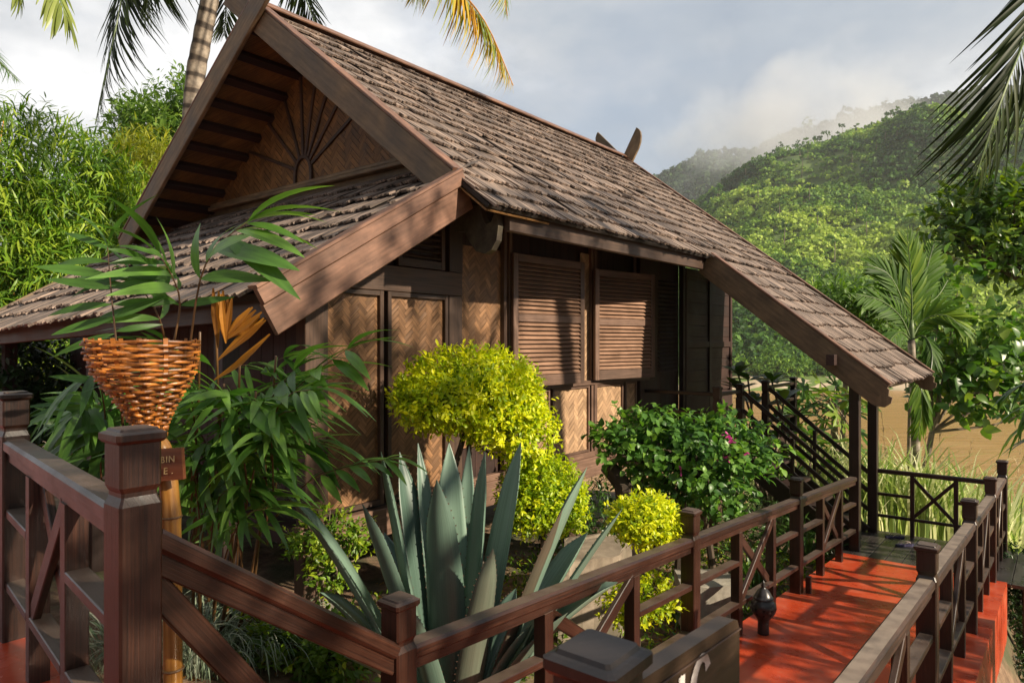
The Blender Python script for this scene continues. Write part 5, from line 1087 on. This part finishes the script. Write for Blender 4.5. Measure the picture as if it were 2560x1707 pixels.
# coconut palm behind the gable
CL = [leaf_t(4, .048, .25, .3, .22), leaf_t(4, .044, .25, .3, .5), leaf_t(4, .05, .3, .4, .08)]
co = thing('coconut_palm', 'tall coconut palm with ringed pale trunk rising behind the cabin gable', 'palm', gat(425, 14.5))
Pt = [gat(425, 14.5)-UP*.1, at(455, 700, 14.4), at(483, 250, 14.2), at(505, 100, 14.1), at(528, -30, 14), at(560, -330, 13.8)]
mb = MB(); C_ = curve(Pt, 40); tube(mb, C_, np.interp(np.linspace(0, 1, 40), [0, .08, 1], [.26, .20, .17])+.006*np.sin(np.arange(40)*2.1), 14); mb.build('trunk', M['ring'], co, smooth=True)
def fpart(root, lmat, smat, P, n, ll, tm, w0=.02, name='frond', **kw):
    a_, b_ = MB(), MB(); frond(a_, b_, P, n, ll, tm, w0, **kw); o_ = a_.build(name, M[lmat], root, smooth=True); b_.build('midrib', M[smat], o_); return o_
cc = np.array(C_[-1])
def cofr(pts, n=80, ll=.95, rnd=(0, .8), hang=.55, **kw): fpart(co, 'palm_dark', 'stem_green', [cc]+[at(*q) for q in pts], n, ll, CL, .035, ang=58, hang=hang, rnd=rnd, start=.1, jit=.08, m=18, **kw)
cofr([(430, -290, 13.4), (335, -120, 13), (288, 80, 12.7), (238, 312, 12.5)], 125, 1.20, hang=.45)
cofr([(480, -330, 13.4), (420, -190, 12.8), (385, -70, 12.5), (350, 40, 12.4)], 110, 1.2, hang=.8)
cofr([(640, -290, 14), (715, -130, 14.5), (765, 0, 15), (802, 92, 15.4)], 90, 1.0, hang=.35)
cofr([(600, -200, 14.5), (620, -60, 15), (640, 40, 15.3), (650, 70, 15.5)], 50, .7, hang=.6)
cofr([(560, -100, 15), (565, 20, 15.5), (560, 90, 15.8)], 50, .8, hang=.5)
for a in (20, 75, 130, 190, 250, 310):
    d = np.array([math.cos(R(a)), math.sin(R(a))*.7, 0]); tp = [cc+d*1.6+UP*1.0, cc+d*3.2+UP*.9, cc+d*4.6-UP*.2]; fpart(co, 'palm_dark', 'stem_green', [cc]+tp, 70, .9, CL, .035, ang=58, hang=.4, rnd=(.1, .8), start=.1, m=14)
for P_, n_, l_, h_, r_, s_ in (([cc, at(800, -420, 12.4), at(1010, -210, 11), at(1130, -50, 10.4), at(1215, 60, 10.2), at(1283, 215, 10.1)], 140, .85, .75, (0, 1.0), .35), ([cc, at(820, -300, 12), at(960, -190, 11), at(1030, -90, 10.7), at(1050, -20, 10.6)], 60, .6, .8, (.2, 1), .5), ([cc, at(900, -470, 12), at(1130, -330, 11), at(1240, -120, 10.7), at(1268, 40, 10.6)], 70, .55, .5, (.5, 1), .5)):
    fpart(co, 'palm_yellow', 'bamboo', P_, n_, l_, CL, .03, 'yellow_frond', ang=55, hang=h_, rnd=r_, start=s_, jit=.06, m=20)
# palm off to the upper left with a pale fan of leaflets
lp_ = thing('fan_palm', 'palm with pale green drooping leaflets in the upper left sky corner', 'palm', gat(-260, 9)); pc = at(-60, -380, 9); PL_ = [leaf_t(4, .11, .5, .25, .25), leaf_t(4, .10, .5, .25, .1)]
fpart(lp_, 'palm_light', 'stem_green', [pc, at(40, -240, 8.8), at(115, -90, 8.6), at(150, 0, 8.5), at(168, 45, 8.5)], 20, .62, PL_, ang=42, hang=.6, rnd=(.2, 1), start=.3, m=12)
fpart(lp_, 'palm_light', 'stem_green', [pc, at(-20, -220, 8.8), at(30, -80, 8.6), at(55, 10, 8.6)], 12, .45, PL_, ang=30, hang=.8, rnd=(.1, .8), start=.5, m=12)
fpart(lp_, 'palm_leaf', 'stem_green', [pc, at(-170, -100, 8.8), at(-115, 20, 8.6), at(-45, 110, 8.5), at(48, 205, 8.5)], 80, .52, CL, ang=62, hang=.1, rnd=(.1, .7), start=.2, m=14)
fpart(lp_, 'palm_leaf', 'stem_green', [pc, at(-200, 0, 8.9), at(-130, 160, 8.8), at(-50, 240, 8.7), at(38, 310, 8.6)], 80, .48, CL, ang=62, hang=.1, rnd=(.1, .7), start=.2, m=14)
mb = MB(); limb(mb, [gat(-260, 9), at(-160, 300, 9), pc], .12, .09, 20, 10); mb.build('trunk', M['ring'], lp_, smooth=True)
# coconut frond in the upper right corner
rp = thing('coconut_palm', 'coconut palm whose long dark frond hangs into the upper right corner', 'palm', gat(3060, 5.6)); rc = at(2840, -420, 5.4)
CF = [leaf_t(5, .040, .3, .35, .35), leaf_t(5, .038, .3, .35, .65), leaf_t(5, .043, .35, .4, .18)]
fpart(rp, 'palm_dark', 'stem_green', [rc, at(2700, -200, 5.2), at(2585, 40, 5.05), at(2510, 230, 5.0), at(2440, 440, 5.0)], 50, .80, CF, .022, ang=48, hang=.55, rnd=(0, .85), start=.15, jit=.06, m=18, upv=(0.3, -.6, .5))
for a, ln in ((40, 1.), (-20, .9), (-70, 1.)):
    d = np.array([math.cos(R(a)), math.sin(R(a)), 0]); fpart(rp, 'palm_dark', 'stem_green', [rc, rc+d*1.1+UP*.7, rc+d*2.2*ln+UP*.6, rc+d*3.1*ln-UP*.5], 44, .9, CF, .022, ang=55, hang=.4, rnd=(0, .8), start=.12, m=14)
mb = MB(); limb(mb, [gat(3060, 5.6), at(2980, 300, 5.5), rc], .16, .12, 24, 10); mb.build('trunk', M['ring'], rp, smooth=True)
# betel palm by the landing
Yp = 12.0
ap = thing('betel_palm', 'slender betel palm with upright dark fronds behind the porch roof', 'palm', gat(2296, Yp)); ax = at(2278, 850, Yp)
mb = MB(); limb(mb, [gat(2296, Yp), at(2292, 1250, Yp), at(2286, 1000, Yp), ax], .085, .06, 30, 10); mb.build('trunk', M['ring'], ap, smooth=True)
mb = MB(); limb(mb, [at(2284, 960, Yp), at(2281, 900, Yp), at(2278, 800, Yp)], .075, .04, 10, 10); mb.build('crownshaft', M['stem_green'], ap, smooth=True)
PF = [leaf_t(4, .125, .5, .22, .12), leaf_t(4, .115, .5, .22, .25)]
for pts, n, ll, hg, rn in (([(2280, 760, 12), (2276, 680, 12), (2268, 580, 11.9)], 34, .62, .0, (.3, 1)), ([(2262, 770, 12), (2225, 690, 11.9), (2168, 660, 11.8)], 32, .55, .05, (.0, .6)), ([(2290, 760, 12.1), (2312, 690, 12.2), (2335, 610, 12.3)], 32, .55, .05, (.1, .7)),
    ([(2250, 790, 11.9), (2200, 750, 11.7), (2140, 735, 11.5)], 30, .45, .25, (.0, .6)), ([(2310, 800, 12), (2370, 790, 11.8), (2430, 850, 11.6)], 34, .52, .30, (.4, 1)), ([(2250, 830, 11.8), (2220, 860, 11.4), (2215, 920, 11.2)], 28, .45, .4, (0, .5)), ([(2300, 780, 12.3), (2345, 740, 12.5), (2370, 700, 12.7)], 26, .5, .1, (.0, .6)),
    ([(2310, 840, 11.8), (2330, 880, 11.5), (2325, 950, 11.3)], 26, .4, .45, (0, .5))):
    fpart(ap, 'palm_leaf', 'stem_green', [ax]+[at(*q) for q in pts], n, ll, PF, .018, ang=40, hang=hg, rnd=rn, start=.14, jit=.04, m=12, upv=(0, -.9, .45), vee=.1)
fpart(ap, 'palm_leaf', 'stem_green', [at(2284, 900, 12), at(2300, 955, 11.5), at(2305, 1010, 11.4), at(2295, 1090, 11.4)], 46, .5, PF, .016, 'drooping_frond', ang=42, hang=.65, rnd=(.3, 1), start=.1, m=12, upv=(0, -1, .2))
tk2 = MB(); limb(tk2, [gat(2272, 12.3), at(2272, 1150, 12.3), at(2275, 1000, 12.3)], .04, .03, 14, 8); tk2.build('sucker_stem', M['trunk'], ap)
# broad round leaved tree by the river
tree('round_leaf_tree', 'round leaved green tree to the right of the betel palm over the river', 'tree', gat(2330, 13.2), [bl(2400, 870, 13, 90, 60), bl(2480, 900, 13, 70, 70), bl(2380, 980, 13, 80, 55), bl(2450, 1000, 12.8, 70, 50), bl(2540, 930, 13, 60, 60), bl(2330, 930, 13.2, 60, 60), bl(2350, 780, 13.2, 45, 50), bl(2395, 720, 13.2, 32, 70), bl(2500, 820, 13.2, 45, 40), bl(2600, 1000, 13, 60, 60)], 240, 6, .22, 'round_leaf', HRT, 'trunk', .07, joint=at(2330, 1080, 13.1), shell=(.35, 1.05), grav=.25)
Yg = 14.5
tree('glossy_tree', 'dark glossy leaved tree at the right edge under the coconut frond', 'tree', gat(2760, Yg), [bl(2480, 510, Yg, 85, 50), bl(2420, 535, Yg, 60, 40), bl(2540, 560, Yg, 80, 80), bl(2390, 590, Yg, 45, 32), bl(2490, 640, Yg, 70, 40), bl(2440, 600, Yg, 60, 40), bl(2350, 560, Yg, 22, 18), bl(2600, 620, Yg, 70, 90)], 330, 7, .25, 'dark_leaf', ELL, r=.16, joint=at(2680, 760, Yg), shell=(.35, 1.1), rlo=0, rhi=1.)
def palmate():
    V = [(0, 0, 0)]; lob = 7
    for k in range(lob):
        a0 = R(-130+260*k/(lob-1)); ln = 1-.35*abs(k-3)/3
        for da, rr in ((-.17, .34), (-.13, .62), (-.20, .70), (0, 1.0), (.20, .70), (.13, .62), (.17, .34)):
            V.append((math.cos(a0+da)*rr*ln, math.sin(a0+da)*rr*ln, -.22*(rr*ln)**2))
    return np.array(V), np.array([[0, i, i+1] for i in range(1, len(V)-1)])
pp = thing('papaya_tree', 'papaya with deeply lobed leaves standing between the stair rails and the river', 'tree', gat(2085, 12.5)); lm = MB(); bm = MB(); pt = at(2085, 1010, 12.4)
limb(bm, [gat(2085, 12.5), at(2090, 1200, 12.4), pt], .07, .05, 14, 8)
for px, py in ((2010, 965), (2050, 955), (2090, 965), (2130, 985), (1985, 1000), (2030, 1010), (2140, 1030), (2060, 1050), (2110, 1060), (2000, 1060), (2080, 990), (2150, 1080), (2040, 1090), (2020, 985), (2110, 1000), (1970, 1040), (2060, 980), (2040, 1035), (2095, 1035), (2125, 1005), (1995, 1030), (2070, 1015), (2010, 1105), (2075, 1120), (2150, 1120), (2165, 1010), (2040, 1150), (2100, 1150)):
    t_ = at(px, py, 12.4+rng.uniform(-.5, .4)); tube(bm, curve([pt, (pt+t_)/2+UP*.08, t_], 6), [.012]*6, 4); d = nrm((t_-pt)*np.array([1, 1, .2])+np.array([0, -.25, 0])); scatter(lm, palmate(), t_[None], basis(nrm(d+rng.normal(0, .35, 3)+UP*-.25)[None], nrm(np.array([[0, -.6, .8]])+rng.normal(0, .35, (1, 3)))), rng.uniform(.30, .44), rng.uniform(.1, 1.))
lm.build('foliage', M['round_leaf'], pp); bm.build('trunk', M['trunk'], pp, smooth=True)
tree('lobed_tree', 'bright lobed leaf canopy just beyond the porch roof slope', 'tree', gat(2100, 14.5), [bl(2110, 750, 14.5, 80, 28), bl(2170, 775, 14.5, 70, 35), bl(2070, 745, 14.6, 40, 18), bl(2180, 825, 14.5, 50, 40)], 300, 6, .22, 'tree_green', LAN+OV, 'trunk', .07, shell=(.2, 1.0), rlo=0, rhi=.8)
# thin bare branched frangipani beyond the veranda
fg = thing('frangipani', 'small frangipani with grey branching stems and long leaves behind the stair rail', 'shrub', gat(1930, 11.6)); lm = MB(); bm = MB(); fb = gat(1930, 11.6)
for px, py in ((1845, 935), (1870, 950), (1905, 960), (1930, 955), (1960, 1000), (1990, 1040), (2030, 1090), (1900, 1080), (1950, 1100), (2080, 1110), (1880, 1010), (2010, 1150), (2060, 1170), (1850, 975)):
    t_ = at(px, py, 11.4+rng.uniform(-.3, .3)); m_ = (fb+t_)/2+rng.normal(0, .15, 3); tube(bm, curve([fb, m_, t_], 8), np.linspace(.035, .014, 8), 6)
    n = 9; a = rng.random(n)*6.28; d = np.stack([np.cos(a), np.sin(a), rng.uniform(.1, .9, n)], 1); scatter(lm, ELL[0], np.repeat(t_[None], n, 0), basis(nrm(d), UP), rng.uniform(.28, .42, n), rng.uniform(.1, .9, n))
lm.build('foliage', M['round_leaf'], fg, smooth=True); bm.build('branch', M['trunk'], fg, smooth=True)
mb = MB(); P = [gat(2560, 5.2)]; mg = thing('mango_sapling', 'sapling with long dark hanging leaves at the right frame edge', 'shrub', gat(2640, 5.2)); lm = MB()
for px, py in ((2570, 960), (2590, 1010), (2575, 1060), (2600, 930), (2640, 1000), (2620, 1090)):
    t_ = at(px, py, 5.2); tube(mb, curve([gat(2640, 5.2), at(2650, 1150, 5.2), t_], 8), np.linspace(.02, .006, 8), 6); n = 6; a = rng.uniform(0, 6.28, n); d = np.stack([np.cos(a)-.4, np.sin(a)*.6, rng.uniform(-.7, .2, n)], 1); scatter(lm, LAN[1], np.repeat(t_[None], n, 0), basis(nrm(d), UP), rng.uniform(.22, .34, n), rng.random(n)*.7)
lm.build('foliage', M['dark_leaf'], mg, smooth=True); mb.build('stem', M['trunk_dark'], mg)
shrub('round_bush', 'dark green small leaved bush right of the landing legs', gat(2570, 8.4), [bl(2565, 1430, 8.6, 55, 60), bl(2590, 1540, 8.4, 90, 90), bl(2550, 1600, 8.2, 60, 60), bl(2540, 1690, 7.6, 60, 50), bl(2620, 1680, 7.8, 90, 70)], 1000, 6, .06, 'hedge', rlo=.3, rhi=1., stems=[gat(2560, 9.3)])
# shade trees to the right, out of the frame, whose leaves dapple the near garden
tree('shade_tree', 'tall leafy shade tree standing to the right of the walkway', 'tree', np.append(U(1.0, -6.6, 0)[:2], gz(*U(1.0, -6.6, 0)[:2])), [(*U(t, s, z), r, r, r*.8) for t, s, z, r in ((.2, -5.2, 2.2, .65), (1.5, -5.6, 3.5, .6), (3.0, -5.6, 3.6, .8), (3.9, -6.3, 4.6, .8), (-.6, -5.5, 1.6, .9), (1.0, -6.6, 4.2, 1.1), (2.4, -6.8, 5.0, 1.0), (-1.8, -5.6, 2.4, .7), (-2.6, -6.0, 1.4, .9))], 340, 6, .2, 'dark_leaf', ELL, r=.16, joint=U(1.0, -6.4, 1.6), shell=(.2, 1.1))
shrub('ramp_shade_bush', 'unseen leafy bush added right of the red ramp to shade it', np.append(U(4.4, -5.2, 0)[:2], gz(*U(4.4, -5.2, 0)[:2])), [(*U(t, -5.2, z), r, r, r*.7) for t, z, r in ((3.6, -.7, .6), (4.6, -.5, .65), (5.6, -.8, .55), (4.4, -1.6, .7), (3.0, -1.0, .5), (5.2, -1.5, .6))], 520, 6, .15, 'dark_leaf', tops=ELL, ntw=20)  # bush out of frame, added to throw broad shade on the ramp

# ------------------------------------------------------------------ reeds on the bank
mb = MB(); n = 9500
px = rng.uniform(1880, 2760, n); Y = 10.8+rng.random(n)**1.3*11; X = (px-CX_)/F_*Y; tq = (X-ORG[0])*DU[0]+(Y-ORG[1])*DU[1]; sq = (X-ORG[0])*DV[0]+(Y-ORG[1])*DV[1]; ok = ((tq > 9.9) | (sq < -2.6)) & ~((sq > 1.2) & (tq < 11)); X, Y = X[ok], Y[ok]; n = len(X); Z = ground_z(X, Y)
hh = rng.uniform(.9, 2.2, n)*np.clip(1.15-.1*fbm(X, Y, 4), .6, 1.2); az = rng.random(n)*6.283; ln = rng.uniform(.12, .7, n)*hh; w = rng.uniform(.012, .030, n)
xs_ = np.array([0, .3, .6, .82, 1.0]); V = []
o_ = np.stack([np.cos(az), np.sin(az), 0*az], 1); sd = np.stack([-np.sin(az), np.cos(az), 0*az], 1)
for x in xs_:
    c = np.stack([X, Y, Z], 1)+o_*(ln*x**2.2)[:, None]+UP*(hh*(x-.30*x**3.5))[:, None]; ww = (w*(1-x**2*.95))[:, None]*sd; V += [c-ww, c+ww]
V = np.stack(V, 1); Fq = np.array([[2*i, 2*i+1, 2*i+3, 2*i+2] for i in range(4)]); mb.add(V.reshape(-1, 3), [(Fq[None]+(np.arange(n)*10)[:, None, None]).reshape(-1, 4)], np.repeat(rng.random(n), 10)); tag(mb.build('reeds', M['reed']), kind='stuff')
mb = MB()
for k in range(46):
    px_, Y_ = rng.uniform(2180, 2760), rng.uniform(12.5, 17); q = at(px_, 0, Y_); z = gz(q[0], q[1]); h = rng.uniform(1.9, 3.0); b = np.array([q[0], q[1], z]); t_ = b+UP*h+np.array([rng.normal(0, .25), rng.normal(0, .2), 0]); P = curve([b, (b+t_)/2+rng.normal(0, .04, 3), t_], 8); tube(mb, P, np.linspace(.008, .003, 8), 4, .6)
    m_ = 26; x = rng.uniform(.84, 1, m_); q2 = P[5]+(P[7]-P[5])*((x-.84)/.16)[:, None]; d = nrm((t_-b)/h+runit(m_)*.35+np.array([.15, 0, 0])); scatter(mb, LAN[0], q2, basis(d, UP+runit(m_)), rng.uniform(.06, .13, m_), rng.random(m_))
tag(mb.build('reed_plumes', M['plume']), kind='stuff')
# bushes along the foot of the far hill, each large enough to see
mb = MB(); n = 420; px = rng.uniform(1700, 2700, n); Y = rng.uniform(190, 204, n); X = (px-CX_)/F_*Y; Z = hill_z(X, Y); bl_ = np.stack([X, Y, Z+1.2, *(rng.uniform(1.5, 3.4, n),)*2, rng.uniform(1.5, 3.8, n)], 1)
crown(mb, bl_, 9000, 5, 1.0, OV, shell=(.5, 1), rlo=.1, rhi=.8); tag(mb.build('bank_bushes', M['forest']), kind='stuff')

# ------------------------------------------------------------------ haze
hz = bpy.data.materials.new('haze_air'); hz.use_nodes = True; nt = hz.node_tree; nt.nodes.clear(); o = nd(nt, 'ShaderNodeOutputMaterial'); pv = nd(nt, 'ShaderNodeVolumePrincipled'); pv.inputs['Density'].default_value = .00015; pv.inputs['Color'].default_value = (.93, .95, 1, 1); pv.inputs['Anisotropy'].default_value = .2; L(nt, pv.outputs[0], o.inputs['Volume'])
mb = MB(); x0, x1, y0, y1, z0, z1 = -1600, 2600, -60, 1600, -42, 420
V = [(x0, y0, z0), (x1, y0, z0), (x1, y1, z0), (x0, y1, z0), (x0, y0, z1), (x1, y0, z1), (x1, y1, z1), (x0, y1, z1)]; mb.add(V, [np.array([[0, 3, 2, 1], [4, 5, 6, 7], [0, 1, 5, 4], [1, 2, 6, 5], [2, 3, 7, 6], [3, 0, 4, 7]])])
HAZE = True
mm_ = bpy.data.materials.new('mist_air'); mm_.use_nodes = True; nt = mm_.node_tree; nt.nodes.clear(); o = nd(nt, 'ShaderNodeOutputMaterial'); pv = nd(nt, 'ShaderNodeVolumePrincipled'); pv.inputs['Color'].default_value = (.97, .98, 1, 1)
tco = nd(nt, 'ShaderNodeTexCoord'); no = nd(nt, 'ShaderNodeTexNoise', i_Scale=.011, i_Detail=4.0, i_Roughness=.55); L(nt, tco.outputs['Object'], no.inputs[0])
mp = nd(nt, 'ShaderNodeMapping'); mp.inputs['Location'].default_value = (-1, -1, -1); mp.inputs['Scale'].default_value = (2, 2, 2); L(nt, tco.outputs['Generated'], mp.inputs[0])
gr = nd(nt, 'ShaderNodeTexGradient', gradient_type='SPHERICAL'); L(nt, mp.outputs[0], gr.inputs[0])
f1 = nd(nt, 'ShaderNodeMapRange', i_From_Min=0., i_From_Max=.7, i_To_Min=0., i_To_Max=.42); L(nt, gr.outputs['Fac'], f1.inputs[0])
sm = nd(nt, 'ShaderNodeMath', operation='ADD'); L(nt, f1.outputs[0], sm.inputs[0]); L(nt, no.outputs['Fac'], sm.inputs[1])
f2 = nd(nt, 'ShaderNodeMapRange', i_From_Min=.62, i_From_Max=.95, i_To_Min=0., i_To_Max=.013); L(nt, sm.outputs[0], f2.inputs[0]); L(nt, f2.outputs[0], pv.inputs['Density']); L(nt, pv.outputs[0], o.inputs['Volume'])
def mistbox(x0, x1, y0, y1, z0, z1):
    m_ = MB(); V = [(x0, y0, z0), (x1, y0, z0), (x1, y1, z0), (x0, y1, z0), (x0, y0, z1), (x1, y0, z1), (x1, y1, z1), (x0, y1, z1)]; m_.add(V, [np.array([[0, 3, 2, 1], [4, 5, 6, 7], [0, 1, 5, 4], [1, 2, 6, 5], [2, 3, 7, 6], [3, 0, 4, 7]])])
    tag(m_.build('mist', mm_), kind='stuff')
mistbox(150, 620, 700, 1010, 150, 360); mistbox(600, 900, 760, 1000, 270, 380)
if HAZE: tag(mb.build('haze', hz), kind='stuff')
